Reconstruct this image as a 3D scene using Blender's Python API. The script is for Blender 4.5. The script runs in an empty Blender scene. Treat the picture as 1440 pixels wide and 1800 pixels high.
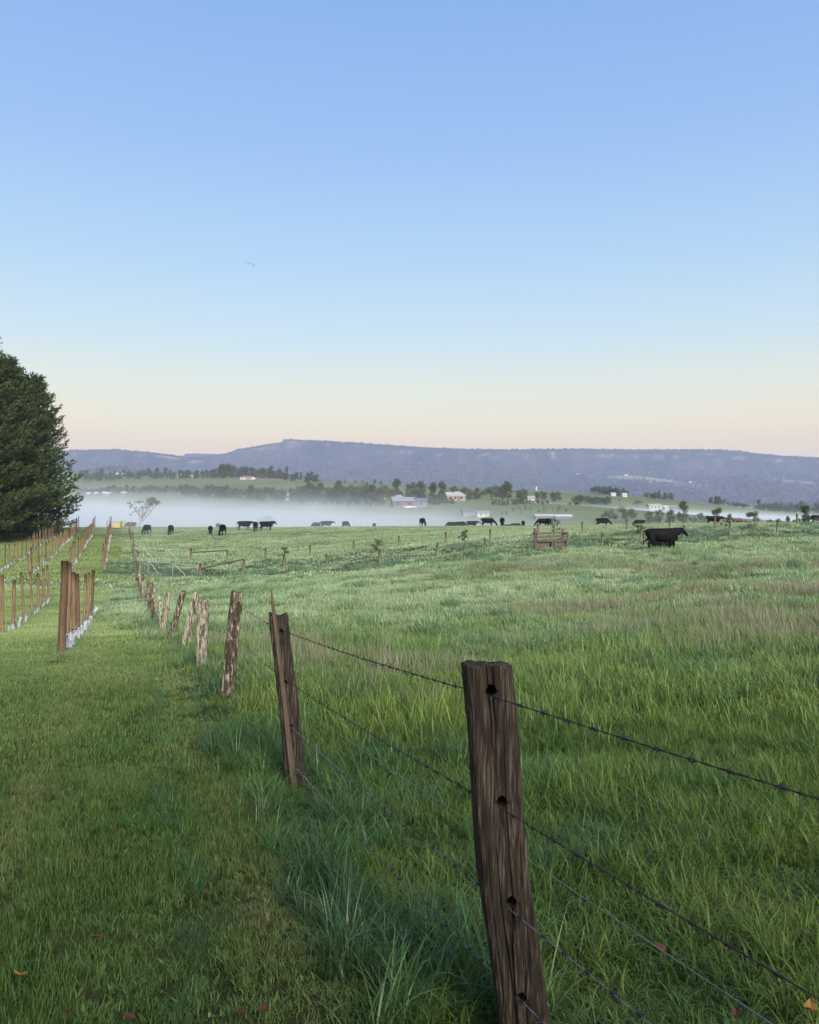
import bpy, bmesh, math, random
import numpy as np
from mathutils import Vector, Matrix

random.seed(7)
R = math.radians
scene = bpy.context.scene
col = scene.collection

# ------------------------------------------------------------------ camera, sky, sun, exposure
F = 1444.0            # focal length in photo pixels (1440 wide)
EYE = 1.6
cam_d = bpy.data.cameras.new('camera')
cam_d.sensor_fit = 'HORIZONTAL'; cam_d.sensor_width = 36.0; cam_d.lens = 36.0 * F / 1440.0
cam_d.clip_start = 0.05; cam_d.clip_end = 40000
cam = bpy.data.objects.new('camera', cam_d); col.objects.link(cam)
cam.location = (0, 0, EYE); cam.rotation_euler = (R(90), 0, 0)
scene.camera = cam

SUN_ELEV, SUN_AZ = 16.0, 160.0      # the dawn glow stands low behind the camera, a little to the right
world = bpy.data.worlds.new('World'); scene.world = world; world.use_nodes = True
wn, wl = world.node_tree.nodes, world.node_tree.links
wn.clear()
w_out = wn.new('ShaderNodeOutputWorld')
tc = wn.new('ShaderNodeTexCoord'); sep = wn.new('ShaderNodeSeparateXYZ'); ramp = wn.new('ShaderNodeValToRGB')
wl.new(tc.outputs['Generated'], sep.inputs[0]); wl.new(sep.outputs['Z'], ramp.inputs[0])
def lin(c):
    return tuple(((v / 255) / 12.92 if v / 255 <= 0.04045 else ((v / 255 + 0.055) / 1.055) ** 2.4) for v in c)
stops = [(0.0, (255, 206, 138)), (0.078, (255, 217, 152)), (0.105, (250, 231, 178)), (0.145, (232, 233, 206)), (0.20, (199, 224, 231)),
         (0.29, (168, 206, 239)), (0.40, (142, 185, 237)), (0.53, (122, 170, 232)), (0.75, (112, 160, 226)), (1.0, (95, 142, 212))]
er = ramp.color_ramp.elements
while len(er) < len(stops): er.new(0.5)
for e, (p, c) in zip(er, stops):
    e.position = p; e.color = (*lin(c), 1)
bg = wn.new('ShaderNodeBackground'); bg.inputs[1].default_value = 0.68
wl.new(ramp.outputs[0], bg.inputs[0])
sky = wn.new('ShaderNodeTexSky'); sky.sky_type = 'NISHITA'; sky.sun_disc = False
sky.sun_elevation = R(4); sky.sun_rotation = R(SUN_AZ); sky.altitude = 50; sky.dust_density = 0.6
bg2 = wn.new('ShaderNodeBackground'); bg2.inputs[1].default_value = 0.03
wl.new(sky.outputs[0], bg2.inputs[0])
addsh = wn.new('ShaderNodeAddShader')
wl.new(bg.outputs[0], addsh.inputs[0]); wl.new(bg2.outputs[0], addsh.inputs[1]); wl.new(addsh.outputs[0], w_out.inputs[0])

sun_d = bpy.data.lights.new('sun', 'SUN'); sun_d.energy = 5.0; sun_d.angle = R(26); sun_d.color = (1.0, 0.93, 0.84)
sun = bpy.data.objects.new('sun', sun_d); col.objects.link(sun)
_a, _e = R(SUN_AZ), R(SUN_ELEV + 14)      # centre of the broad glow
sdir = Vector((math.sin(_a) * math.cos(_e), math.cos(_a) * math.cos(_e), math.sin(_e)))
sun.rotation_euler = (-sdir).to_track_quat('-Z', 'Y').to_euler()

scene.view_settings.view_transform = 'Standard'; scene.view_settings.look = 'None'
scene.view_settings.gamma = 1.0; scene.view_settings.exposure = 0.5; scene.view_settings.use_curve_mapping = False
scene.render.engine = 'CYCLES'
cy = scene.cycles
cy.use_denoising = True
try: cy.denoiser = 'OPENIMAGEDENOISE'
except Exception: pass
cy.max_bounces = 4; cy.diffuse_bounces = 2; cy.glossy_bounces = 2; cy.transmission_bounces = 3
cy.volume_bounces = 1; cy.transparent_max_bounces = 8
cy.use_adaptive_sampling = True; cy.adaptive_threshold = 0.02
cy.caustics_reflective = False; cy.caustics_refractive = False

# ------------------------------------------------------------------ numeric helpers
def smooth(a, b, x):
    t = np.clip((np.asarray(x, float) - a) / (b - a), 0, 1)
    return t * t * (3 - 2 * t)
def _h(ix, iy, seed):
    n = (ix.astype(np.int64) * 374761393 + iy.astype(np.int64) * 668265263 + seed * 1442695041) & 0x7fffffff
    n = ((n ^ (n >> 13)) * 1274126177) & 0x7fffffff
    return ((n ^ (n >> 16)) & 0xffff) / 65535.0
def vnoise(x, y, seed=0):
    x = np.asarray(x, float); y = np.asarray(y, float)
    ix, iy = np.floor(x), np.floor(y); fx, fy = x - ix, y - iy
    fx = fx * fx * (3 - 2 * fx); fy = fy * fy * (3 - 2 * fy)
    a, b = _h(ix, iy, seed), _h(ix + 1, iy, seed); c, d = _h(ix, iy + 1, seed), _h(ix + 1, iy + 1, seed)
    return (a + (b - a) * fx) * (1 - fy) + (c + (d - c) * fx) * fy
def fbm(x, y, seed=0, o=4):
    s, a, t = 0, 1, 0
    for k in range(o):
        s = s + a * vnoise(np.asarray(x) * 2 ** k, np.asarray(y) * 2 ** k, seed + k * 17); t += a; a *= 0.5
    return s / t
class TPS:
    def __init__(s, P, v, lam=1e-3):
        s.P = np.array(P, float); n = len(P); K = s.k(s.P) + lam * np.eye(n)
        A = np.zeros((n + 3, n + 3)); A[:n, :n] = K; A[:n, n] = 1; A[:n, n + 1:] = s.P; A[n, :n] = 1; A[n + 1:, :n] = s.P.T
        s.w = np.linalg.solve(A, np.concatenate([np.array(v, float), [0, 0, 0]]))
    def k(s, Q):
        r2 = ((Q[:, None, :] - s.P[None]) ** 2).sum(-1)
        return 0.5 * r2 * np.log(r2 + 1e-12)
    def __call__(s, Q):
        Q = np.asarray(Q, float); out = np.empty(len(Q)); n = len(s.P)
        for i in range(0, len(Q), 60000):
            q = Q[i:i + 60000]; out[i:i + 60000] = s.k(q) @ s.w[:n] + s.w[n] + q @ s.w[n + 1:]
        return out
def fence_x(d): return 1.28 - 0.353 * np.asarray(d, float)

# ------------------------------------------------------------------ shape of the land
prof = [(0, 0), (2.6, -.05), (6, -.38), (9.9, -.68), (13, -.87), (17, -1.2), (21, -1.6), (27, -2.15), (36, -2.8), (45, -3.15), (54, -3.42),
        (62, -3.3), (70, -2.95), (100, -2.0), (130, -1.3), (146, -1.2), (170, -2.2)]
P, V = [], []
for d, z in prof:
    P.append((float(fence_x(d)) - 1, d)); V.append(z)
P += [(-6, 0), (6, 0), (0, -14), (-20, -10), (20, -10), (-8, 6), (-7.03, 16.5), (-13.4, 27), (-20, 45), (-35.5, 74), (-48, 115), (-26, 27), (-20, 12), (-60, 74), (-75, 125)]
V += [-.08, .12, .35, .1, .5, -.48, -1.23, -2.4, -3.2, -2.9, -2.05, -2.8, -1.3, -3.1, -1.9]
def px2(px, py, d): return ((px - 720) / F * d, d), EYE - (py - 900) / F * d
for px, py, d in [(352, 1014, 66), (500, 1004, 64), (574, 998, 63), (668, 993, 61.5), (769, 985, 60), (853, 978, 58.5), (942, 971, 57), (1059, 962, 60),
                  (1127, 957, 62), (1283, 947, 67), (1367, 943, 69.5), (1165, 970, 54), (400, 991, 77), (545, 980, 74), (784, 958, 71), (862, 951, 70),
                  (1024, 940, 72), (1102, 935, 75), (1178, 932, 76), (1402, 927, 80), (1300, 921, 110), (1440, 919, 105), (1000, 924.5, 116), (850, 926, 120),
                  (700, 927.5, 125), (400, 932, 130), (560, 929, 128), (1700, 915, 110), (1900, 925, 70)]:
    p, z = px2(px, py, d); P.append(p); V.append(z)
P += [(7.5, 15), (15, 30), (5.8, 30), (2.9, 15), (6, 6), (-3.5, 30), (0, 45), (18, 45), (30, 35)]
V += [-.55, -.95, -1.5, -.95, -.2, -2.15, -2.2, -1.15, -.6]
for px, py, d in [(1300, 926, 150), (1000, 930, 160), (700, 934, 165), (400, 938, 168)]:
    p, z = px2(px, py, d); P.append(p); V.append(z)
near_tps = TPS(np.array(P) / 30.0, V, 2e-3)

far_pts = []
def fp(px, *dp):
    for d, py in dp: far_pts.append((px, d, py))
fp(-60, (170, 940), (240, 965), (330, 950), (430, 915), (520, 888), (700, 872), (950, 862), (1300, 845), (1700, 832), (2600, 835), (4500, 852), (9000, 875))
fp(150, (170, 938), (240, 962), (330, 946), (430, 912), (520, 886), (700, 869), (950, 861), (1300, 848), (1700, 832), (2600, 834), (4500, 852), (9000, 875))
fp(300, (170, 937), (240, 960), (320, 944), (400, 908), (460, 889), (560, 873), (750, 862), (950, 851), (1300, 842), (1700, 832), (2600, 836), (4500, 855), (9000, 878))
fp(430, (170, 936), (240, 960), (320, 944), (390, 910), (440, 894), (520, 881), (620, 872), (800, 857), (1000, 842.5), (1250, 841), (1700, 842), (2600, 846), (4500, 858), (9000, 880))
fp(600, (170, 935), (240, 958), (320, 942), (390, 912), (440, 895), (520, 882), (640, 870), (800, 859), (1000, 847), (1200, 850), (1700, 862), (2600, 866), (4500, 870), (9000, 885))
fp(720, (170, 934), (240, 956), (310, 940), (390, 910), (440, 896), (470, 891), (600, 878), (800, 864), (1000, 852), (1200, 856), (1700, 868), (2600, 872), (4500, 875), (9000, 888))
fp(880, (170, 932), (240, 945), (310, 922), (380, 899), (430, 887), (520, 882), (650, 876), (800, 867), (950, 859.5), (1200, 866), (1700, 875), (2600, 876), (4500, 878), (9000, 888))
fp(1000, (165, 930), (230, 935), (300, 915), (370, 899), (430, 887), (500, 891), (600, 887), (750, 876), (900, 865.5), (1200, 876), (1700, 884), (2600, 884), (4500, 882), (9000, 890))
fp(1120, (165, 928), (230, 930), (300, 914), (370, 904), (430, 896.5), (500, 902), (620, 893), (750, 882), (900, 873), (1200, 884), (1700, 888), (2600, 886), (4500, 884), (9000, 890))
fp(1250, (165, 927), (230, 928), (300, 918), (370, 911), (430, 907), (520, 911), (650, 900), (780, 891), (900, 885.5), (1200, 896), (1700, 898), (2600, 892), (4500, 888), (9000, 892))
fp(1400, (165, 926), (230, 930), (300, 922), (400, 917), (520, 916), (680, 912), (800, 907), (900, 904), (1200, 903), (1700, 902), (2600, 896), (4500, 890), (9000, 892))
fp(1560, (165, 926), (240, 930), (400, 920), (600, 918), (900, 912), (1700, 904), (4500, 892), (9000, 892))
fa = np.array(far_pts)
far_tps = TPS(np.stack([fa[:, 0] / 260.0, np.log(fa[:, 1]) * 2.6], 1), fa[:, 2], 1e-3)

def gz0(x, y):
    x = np.atleast_1d(np.asarray(x, float)); y = np.atleast_1d(np.asarray(y, float))
    xc = np.clip(x, -95, 110); yc = np.clip(y, -16, 175)
    zn = near_tps(np.stack([xc, yc], 1) / 30.0)
    w = smooth(118, 168, y)
    dd = np.clip(y, 118, 9000); px = np.clip(720 + F * x / dd, -100, 1580)
    zf = EYE - (far_tps(np.stack([px / 260.0, np.log(dd) * 2.6], 1)) - 900) / F * dd
    return zn * (1 - w) + zf * w
def mown(x, y):
    """1 where the grass is kept short: the lane and the vineyard alleys"""
    x = np.asarray(x, float); y = np.asarray(y, float)
    strip = 0.36 + 0.08 * np.sin(y * 1.3) + 1.25 * smooth(23, 36, y) * (1 - smooth(56, 62, y)) + 0.25 * (vnoise(x * .7, y * .7, 5) - .5)
    m = (x < fence_x(y) - strip).astype(float)
    ditch = (np.abs(y - 53.5 + 0.05 * x) < 1.6 + .5 * vnoise(x * .8, y * .3, 9))
    return m * (1 - ditch)
def gz(x, y):
    x = np.atleast_1d(np.asarray(x, float)); y = np.atleast_1d(np.asarray(y, float))
    z = gz0(x, y)
    fld = 1 - mown(x, y)
    nearw = 1 - smooth(100, 135, y)
    z = z + fld * nearw * (0.10 * (fbm(x / 1.6, y / 1.6, 3, 3) - .5) + 0.12 * (fbm(x / 5, y / 5, 11, 2) - .5))
    # tussocky double-fenced strip and the little bank in front of it
    yf = np.interp(720 + F * x / np.maximum(y, 1), [200, 352, 942, 1440, 1800], [67, 66, 57, 72, 80])
    tus = smooth(-3, 2, y - yf) * (1 - smooth(9, 13, y - yf)) * fld
    z = z + tus * 0.85 * (fbm(x / 3.4, y / 2.2, 21, 3) - .42)
    tus2 = smooth(12, 34, y) * (1 - smooth(70, 85, y)) * fld * smooth(1.0, 4, x - fence_x(y))
    z = z + tus2 * 0.42 * (fbm(x / 2.4, y / 1.7, 25, 3) - .45)
    ditch = np.exp(-((y - 53.5 + 0.05 * x) / 1.1) ** 2) * (1 - smooth(-8, -2, x))
    z = z - 0.35 * ditch
    z = z - .045 * np.exp(-((x - (.23 - .333 * y + .06 * np.sin(y * 2.1))) / .07) ** 2) * (1 - smooth(12, 15, y)) * (y > 0)
    z = z + (1 - fld) * nearw * 0.05 * (fbm(x / .8, y / .8, 31, 3) - .5)
    return z
def g(x, y): return float(gz(x, y)[0])
def at(px, d):
    x = (px - 720) / F * d
    return Vector((x, d, g(x, d)))
def at_py(px, py, d0, d1):        # where the ground seen at that place lies, searched from d0 outwards
    dd = np.linspace(d0, d1, 160); x = (px - 720) / F * dd; z = gz(x, dd); e = np.abs(900 - (z - EYE) / dd * F - py); k = int(np.argmin(e))
    return Vector((x[k], dd[k], z[k]))
def spot(px, py, d):            # a free point seen at that place at that distance
    return Vector(((px - 720) / F * d, d, EYE - (py - 900) / F * d))

# ------------------------------------------------------------------ mesh helpers
def mesh_np(name, verts, faces, mat=None, smooth_shade=False):
    me = bpy.data.meshes.new(name)
    me.from_pydata(np.asarray(verts, float).tolist() if not isinstance(verts, list) else verts, [], faces if isinstance(faces, list) else faces.tolist())
    if mat: me.materials.append(mat)
    if smooth_shade: me.polygons.foreach_set('use_smooth', [True] * len(me.polygons))
    me.update(); return me
def link(name, data, parent=None, loc=None, rz=None):
    o = bpy.data.objects.new(name, data); col.objects.link(o)
    if parent is not None: o.parent = parent
    if loc is not None: o.location = loc
    if rz is not None: o.rotation_euler = (0, 0, rz)
    return o
def tag(o, label, cat, group=None):
    o['label'] = label; o['category'] = cat
    if group: o['group'] = group
    return o
def empty(name, loc, rz=0):
    o = link(name, None, None, loc, rz); o.empty_display_size = 0.2; return o
def copy_tree(o, parent=None):
    c = o.copy(); col.objects.link(c); c.parent = parent
    for ch in list(o.children): copy_tree(ch, c)
    return c
class MB:
    def __init__(s): s.v, s.f = [], []
    def box(s, c, size, rz=0, tilt=None):
        b = len(s.v); hx, hy, hz = size[0] / 2, size[1] / 2, size[2] / 2
        M = Matrix.Rotation(rz, 3, 'Z')
        if tilt is not None: M = tilt
        for dx, dy, dz in ((-1,-1,-1),(1,-1,-1),(1,1,-1),(-1,1,-1),(-1,-1,1),(1,-1,1),(1,1,1),(-1,1,1)):
            q = M @ Vector((dx * hx, dy * hy, dz * hz)); s.v.append((c[0] + q.x, c[1] + q.y, c[2] + q.z))
        s.f += [(b,b+3,b+2,b+1),(b+4,b+5,b+6,b+7),(b,b+1,b+5,b+4),(b+1,b+2,b+6,b+5),(b+2,b+3,b+7,b+6),(b+3,b,b+4,b+7)]
        return s
    def tube(s, pts, rad, n=6, cap=True):
        pts = [Vector(p) for p in pts]
        if not hasattr(rad, '__len__'): rad = [rad] * len(pts)
        rings = []
        for i, p in enumerate(pts):
            t = (pts[min(i + 1, len(pts) - 1)] - pts[max(i - 1, 0)])
            t = t.normalized() if t.length > 1e-9 else Vector((0, 0, 1))
            a = Vector((0, 0, 1)) if abs(t.z) < 0.9 else Vector((1, 0, 0))
            u = t.cross(a).normalized(); w = t.cross(u)
            b = len(s.v); rings.append(b)
            for k in range(n):
                th = 2 * math.pi * k / n
                q = p + (u * math.cos(th) + w * math.sin(th)) * rad[i]; s.v.append(tuple(q))
        for a, b in zip(rings, rings[1:]):
            for k in range(n): s.f.append((a + k, a + (k + 1) % n, b + (k + 1) % n, b + k))
        if cap:
            s.f.append(tuple(rings[0] + k for k in range(n)));  s.f.append(tuple(rings[-1] + n - 1 - k for k in range(n)))
        return s
    def quad(s, a, b, c, d):
        k = len(s.v); s.v += [tuple(a), tuple(b), tuple(c), tuple(d)]; s.f.append((k, k + 1, k + 2, k + 3)); return s
    def poly(s, pts):
        k = len(s.v); s.v += [tuple(p) for p in pts]; s.f.append(tuple(range(k, k + len(pts)))); return s
    def prism(s, poly, h0, h1):           # poly in xy
        k = len(s.v); n = len(poly)
        s.v += [(p[0], p[1], h0) for p in poly] + [(p[0], p[1], h1) for p in poly]
        s.f += [tuple(range(k + n - 1, k - 1, -1)), tuple(range(k + n, k + 2 * n))]
        s.f += [(k + i, k + (i + 1) % n, k + n + (i + 1) % n, k + n + i) for i in range(n)]; return s
    def mesh(s, name, mat, sm=False): return mesh_np(name, s.v, s.f, mat, sm)
    def build(s, name, mat, parent=None, loc=None, rz=None, sm=False): return link(name, s.mesh(name, mat, sm), parent, loc, rz)

# ------------------------------------------------------------------ materials
class NT:
    def __init__(s, name):
        s.m = bpy.data.materials.new(name); s.m.use_nodes = True; s.t = s.m.node_tree; s.n = s.t.nodes; s.l = s.t.links
        s.b = s.n['Principled BSDF']; s.out = s.n['Material Output']
    def node(s, typ, **kw):
        n = s.n.new(typ)
        for k, v in kw.items():
            if k.startswith('i_'): n.inputs[k[2:].replace('_', ' ')].default_value = v
            else: setattr(n, k, v)
        return n
    def L(s, a, b): s.l.new(a, b)
    def noise(s, vec, scale, detail=4, rough=.55, dist=0):
        n = s.node('ShaderNodeTexNoise'); n.inputs['Scale'].default_value = scale; n.inputs['Detail'].default_value = detail
        n.inputs['Roughness'].default_value = rough; n.inputs['Distortion'].default_value = dist
        if vec is not None: s.L(vec, n.inputs['Vector'])
        return n.outputs['Fac']
    def ramp(s, fac, stops):
        r = s.node('ShaderNodeValToRGB'); e = r.color_ramp.elements
        while len(e) < len(stops): e.new(.5)
        for q, (p, c) in zip(e, stops): q.position = p; q.color = (*c, 1) if len(c) == 3 else c
        s.L(fac, r.inputs[0]); return r.outputs[0]
    def mix(s, fac, a, b, mode='MIX'):
        m = s.node('ShaderNodeMix', data_type='RGBA', blend_type=mode)
        for v, i in ((fac, 0), (a, 6), (b, 7)):
            if hasattr(v, 'links'): s.L(v, m.inputs[i])
            else: m.inputs[i].default_value = v if i == 0 else (*v, 1)
        return m.outputs[2]
    def mapv(s, src, scale):
        m = s.node('ShaderNodeMapping'); m.inputs['Scale'].default_value = scale; s.L(src, m.inputs[0]); return m.outputs[0]
    def math(s, op, a, b=0.0):
        m = s.node('ShaderNodeMath', operation=op)
        for v, i in ((a, 0), (b, 1)):
            if hasattr(v, 'links'): s.L(v, m.inputs[i])
            else: m.inputs[i].default_value = v
        return m.outputs[0]
    def bump(s, h, strength, dist=.01):
        b = s.node('ShaderNodeBump'); b.inputs['Strength'].default_value = strength; b.inputs['Distance'].default_value = dist
        s.L(h, b.inputs['Height']); s.L(b.outputs[0], s.b.inputs['Normal'])
    def color(s, c):
        if hasattr(c, 'links'): s.L(c, s.b.inputs['Base Color'])
        else: s.b.inputs['Base Color'].default_value = (*c, 1)
    def rough(s, r, spec=.3): s.b.inputs['Roughness'].default_value = r; s.b.inputs['Specular IOR Level'].default_value = spec

def simple(name, c, rough=.7, var=.25, scale=3.0, metallic=0, spec=.3):
    t = NT(name); v = t.node('ShaderNodeTexCoord').outputs['Object']; oi = t.node('ShaderNodeObjectInfo').outputs['Random']
    n = t.noise(v, scale, 5); c0 = tuple(x * (1 - var) for x in c); c1 = tuple(min(1, x * (1 + var)) for x in c)
    a = t.ramp(n, [(.3, c0), (.7, c1)])
    a = t.mix(t.math('MULTIPLY', oi, .35), a, tuple(x * .65 for x in c))
    t.color(a); t.rough(rough, spec); t.b.inputs['Metallic'].default_value = metallic
    return t.m

def grass_mat(name, base, tip, alt, straw, straw_scale, straw_lo, straw_hi, rough=.5, spec=.45, transl=.25, pscale=.35, dew=None, dew_rng=None, stretch=False):
    """blades: shade between them put into a darker root colour, tip colour, patches of other grasses by place in the field"""
    t = NT(name)
    at_t = t.node('ShaderNodeAttribute', attribute_name='t').outputs['Fac']; at_r = t.node('ShaderNodeAttribute', attribute_name='r').outputs['Fac']
    loc = t.node('ShaderNodeObjectInfo').outputs['Location']
    c = t.mix(at_t, base, tip)  # dark root colour stands in for shade deep between the blades
    n1 = t.noise(loc, pscale, 4)
    if stretch:        # mower passes along the lane
        mp = t.node('ShaderNodeMapping'); mp.inputs['Rotation'].default_value = (0, 0, R(-19.4)); mp.inputs['Scale'].default_value = (1.5, .07, 1)
        t.L(loc, mp.inputs[0]); n1 = t.math('ADD', t.math('MULTIPLY', n1, .45), t.math('MULTIPLY', t.noise(mp.outputs[0], 1.0, 3), .55))
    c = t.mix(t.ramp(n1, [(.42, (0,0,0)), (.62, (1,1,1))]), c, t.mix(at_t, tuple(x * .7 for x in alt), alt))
    c = t.mix(t.math('MULTIPLY', at_r, .6), c, tuple(x * .55 for x in base)); c = t.mix(t.math('MULTIPLY', t.math('LESS_THAN', at_r, .14), t.math('MULTIPLY', at_t, .55)), c, tuple(min(1, x * 1.45 + .03) for x in tip))  # blades darkened at random; dew glints painted on some tips
    n2 = t.noise(loc, straw_scale, 4, .6)
    sf = t.ramp(n2, [(straw_lo, (0,0,0)), (straw_hi, (1,1,1))])
    if stretch:        # the worn wheel track beside the fence: paler, thin grass
        sx = t.node('ShaderNodeSeparateXYZ'); t.L(loc, sx.inputs[0])
        s_ = t.math('ADD', sx.outputs['X'], t.math('MULTIPLY', sx.outputs['Y'], .333))
        tr_ = None
        for cen in (.62, -.75):
            q_ = t.math('SUBTRACT', 1.0, t.math('MULTIPLY', t.math('ABSOLUTE', t.math('SUBTRACT', s_, cen)), 4.2)); tr_ = q_ if tr_ is None else t.math('MAXIMUM', tr_, q_)
        tr_ = t.math('MULTIPLY', t.math('MAXIMUM', tr_, 0.0), t.ramp(t.noise(loc, 1.5, 3), [(.38, (.15, .15, .15)), (.6, (1, 1, 1))]))
        sf = t.math('MAXIMUM', sf, t.math('MULTIPLY', tr_, .8))
    rr = t.math('GREATER_THAN', at_r, .45)
    c = t.mix(t.math('MULTIPLY', sf, t.math('MULTIPLY', rr, .8)), c, straw)
    if dew is not None:      # dew and its sheen put into the colour, paler with distance
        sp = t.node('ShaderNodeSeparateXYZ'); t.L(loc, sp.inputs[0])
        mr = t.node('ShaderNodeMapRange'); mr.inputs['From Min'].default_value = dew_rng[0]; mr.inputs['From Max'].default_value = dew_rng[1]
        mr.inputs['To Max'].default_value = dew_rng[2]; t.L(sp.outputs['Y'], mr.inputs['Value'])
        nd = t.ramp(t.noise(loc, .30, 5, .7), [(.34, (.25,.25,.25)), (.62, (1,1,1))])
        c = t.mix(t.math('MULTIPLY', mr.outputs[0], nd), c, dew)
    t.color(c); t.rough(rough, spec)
    tr = t.node('ShaderNodeBsdfTranslucent'); t.L(c, tr.inputs[0])
    mx = t.node('ShaderNodeMixShader'); mx.inputs[0].default_value = transl
    t.L(t.b.outputs[0], mx.inputs[1]); t.L(tr.outputs[0], mx.inputs[2]); t.L(mx.outputs[0], t.out.inputs[0])
    return t.m

def leaf_mat(name, dark, light, rand=.5, transl=.15, rough=.6):
    t = NT(name); r = t.node('ShaderNodeAttribute', attribute_name='r').outputs['Fac']; oi = t.node('ShaderNodeObjectInfo').outputs['Random']
    c = t.mix(r, dark, light)
    c = t.mix(t.math('MULTIPLY', oi, rand), c, (light[0] * .9, light[1] * .72, light[2] * .8))
    t.color(c); t.rough(rough, .3)
    tr = t.node('ShaderNodeBsdfTranslucent'); t.L(c, tr.inputs[0])
    mx = t.node('ShaderNodeMixShader'); mx.inputs[0].default_value = transl
    t.L(t.b.outputs[0], mx.inputs[1]); t.L(tr.outputs[0], mx.inputs[2]); t.L(mx.outputs[0], t.out.inputs[0])
    return t.m

def wood_mat(name, dark, mid, pale, gscale=(60, 60, 3), lichen=None, lich_lo=.55, bump=.6, uneven=False):
    t = NT(name); co = t.node('ShaderNodeTexCoord').outputs['Object']
    gr = t.noise(t.mapv(co, gscale), 1.0, 6, .65, .4)
    big = t.noise(t.mapv(co, (gscale[0] * .22, gscale[1] * .22, gscale[2] * .55)), 1.0, 4, .6, .6)
    c = t.ramp(gr, [(.32, dark), (.49, mid), (.68, pale)])
    c = t.mix(t.ramp(big, [(.4, (0,0,0)), (.62, (.8,.8,.8))]), c, t.ramp(gr, [(.3, tuple(v * .6 for v in dark)), (.7, tuple(v * .8 for v in mid))]))
    if lichen:
        ln = t.noise(t.mapv(co, (30, 30, 6)), 1.0, 7, .72, .5)
        c = t.mix(t.ramp(ln, [(lich_lo, (0,0,0)), (lich_lo + .09, (.85,.85,.85))]), c, lichen)
    oi = t.node('ShaderNodeObjectInfo').outputs['Random']
    c = t.mix(t.math('MULTIPLY', oi, .4), c, tuple(v * .8 for v in mid))
    if uneven: c = t.mix(t.math('MULTIPLY', t.math('GREATER_THAN', t.math('FRACT', t.math('MULTIPLY', oi, 7.31)), .78), .6), c, t.ramp(gr, [(.3, tuple(v * .5 for v in dark)), (.7, tuple(v * .42 for v in mid))]))
    t.color(c); t.rough(.8, .25); t.bump(gr, bump, .006)
    return t.m

M = {}
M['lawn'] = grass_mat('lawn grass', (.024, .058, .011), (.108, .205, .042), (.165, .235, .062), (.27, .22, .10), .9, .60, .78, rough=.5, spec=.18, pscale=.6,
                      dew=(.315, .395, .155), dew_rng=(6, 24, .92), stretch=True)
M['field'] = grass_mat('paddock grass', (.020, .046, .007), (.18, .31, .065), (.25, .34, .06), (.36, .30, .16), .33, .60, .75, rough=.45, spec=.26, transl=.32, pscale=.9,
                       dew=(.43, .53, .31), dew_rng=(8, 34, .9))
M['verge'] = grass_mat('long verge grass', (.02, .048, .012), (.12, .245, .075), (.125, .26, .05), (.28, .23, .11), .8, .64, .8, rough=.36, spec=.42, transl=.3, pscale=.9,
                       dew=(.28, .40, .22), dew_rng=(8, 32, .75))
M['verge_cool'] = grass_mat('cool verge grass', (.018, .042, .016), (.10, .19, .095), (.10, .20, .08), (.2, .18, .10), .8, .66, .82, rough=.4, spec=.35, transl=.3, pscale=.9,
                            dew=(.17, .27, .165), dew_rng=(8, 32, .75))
M['pine'] = leaf_mat('pine needles', (.018, .034, .011), (.078, .12, .034), .3)
M['tree'] = leaf_mat('broad leaves', (.03, .045, .018), (.095, .125, .05), .5)
M['gum'] = leaf_mat('gum leaves', (.045, .055, .028), (.13, .14, .075), .4)
M['shrub'] = leaf_mat('young leaves', (.03, .05, .02), (.09, .13, .05), .4)
M['leafy'] = leaf_mat('yellow green leaves', (.10, .12, .02), (.30, .30, .06), .2)
M['seed'] = grass_mat('seeding grass', (.09, .085, .04), (.29, .285, .175), (.25, .27, .16), (.30, .27, .18), .3, .4, .6, rough=.7, spec=.15, transl=.25, pscale=.4)
M['bark'] = simple('bark', (.09, .075, .06), .9, .35, 2)
M['palebark'] = simple('pale bark', (.28, .26, .23), .85, .3, 2)
M['post_near'] = wood_mat('dark split hardwood', (.005, .004, .0033), (.034, .025, .018), (.215, .172, .122), (150, 150, 6), bump=1.0)
M['post_lichen'] = wood_mat('lichened hardwood', (.010, .007, .005), (.05, .034, .023), (.16, .13, .095), (85, 85, 5), lichen=(.40, .38, .26), lich_lo=.51, bump=.8)
M['post_pale'] = wood_mat('old pale lichened post', (.018, .014, .010), (.09, .072, .052), (.20, .175, .13), (70, 70, 5), lichen=(.46, .44, .32), lich_lo=.45, bump=.7)
M['slat'] = wood_mat('weathered slat', (.05, .035, .024), (.12, .088, .06), (.20, .155, .11), (120, 120, 6), bump=.5)
M['vine_post'] = wood_mat('treated brown pine', (.075, .045, .024), (.19, .122, .068), (.30, .21, .125), (40, 40, 2), bump=.25, uneven=True)
M['farm_post'] = wood_mat('greenish treated pine', (.065, .055, .03), (.165, .145, .085), (.28, .25, .16), (40, 40, 2), bump=.25)
M['rail'] = wood_mat('old rail timber', (.04, .034, .026), (.11, .092, .068), (.20, .175, .13), (8, 40, 40), bump=.3)
M['redwood'] = wood_mat('red brown boards', (.06, .05, .042), (.12, .10, .082), (.20, .17, .14), (8, 30, 30), bump=.3)
M['wire_dark'] = simple('weathered wire', (.03, .027, .027), .6, .3, 20, .3)
M['wire'] = simple('galvanised wire', (.17, .175, .17), .55, .25, 20, .4)
M['galv'] = simple('galvanised pipe', (.36, .38, .37), .5, .15, 5, .3)
M['white_plastic'] = simple('white plastic sleeve', (.40, .42, .45), .5, .08, 6)
M['hose'] = simple('grey hose', (.30, .26, .22), .6, .2, 6)
M['cow'] = simple('black hide', (.004, .004, .005), .75, .5, 5, spec=.12)
M['cow_brown'] = simple('brown hide', (.075, .045, .032), .7, .35, 3)
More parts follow.
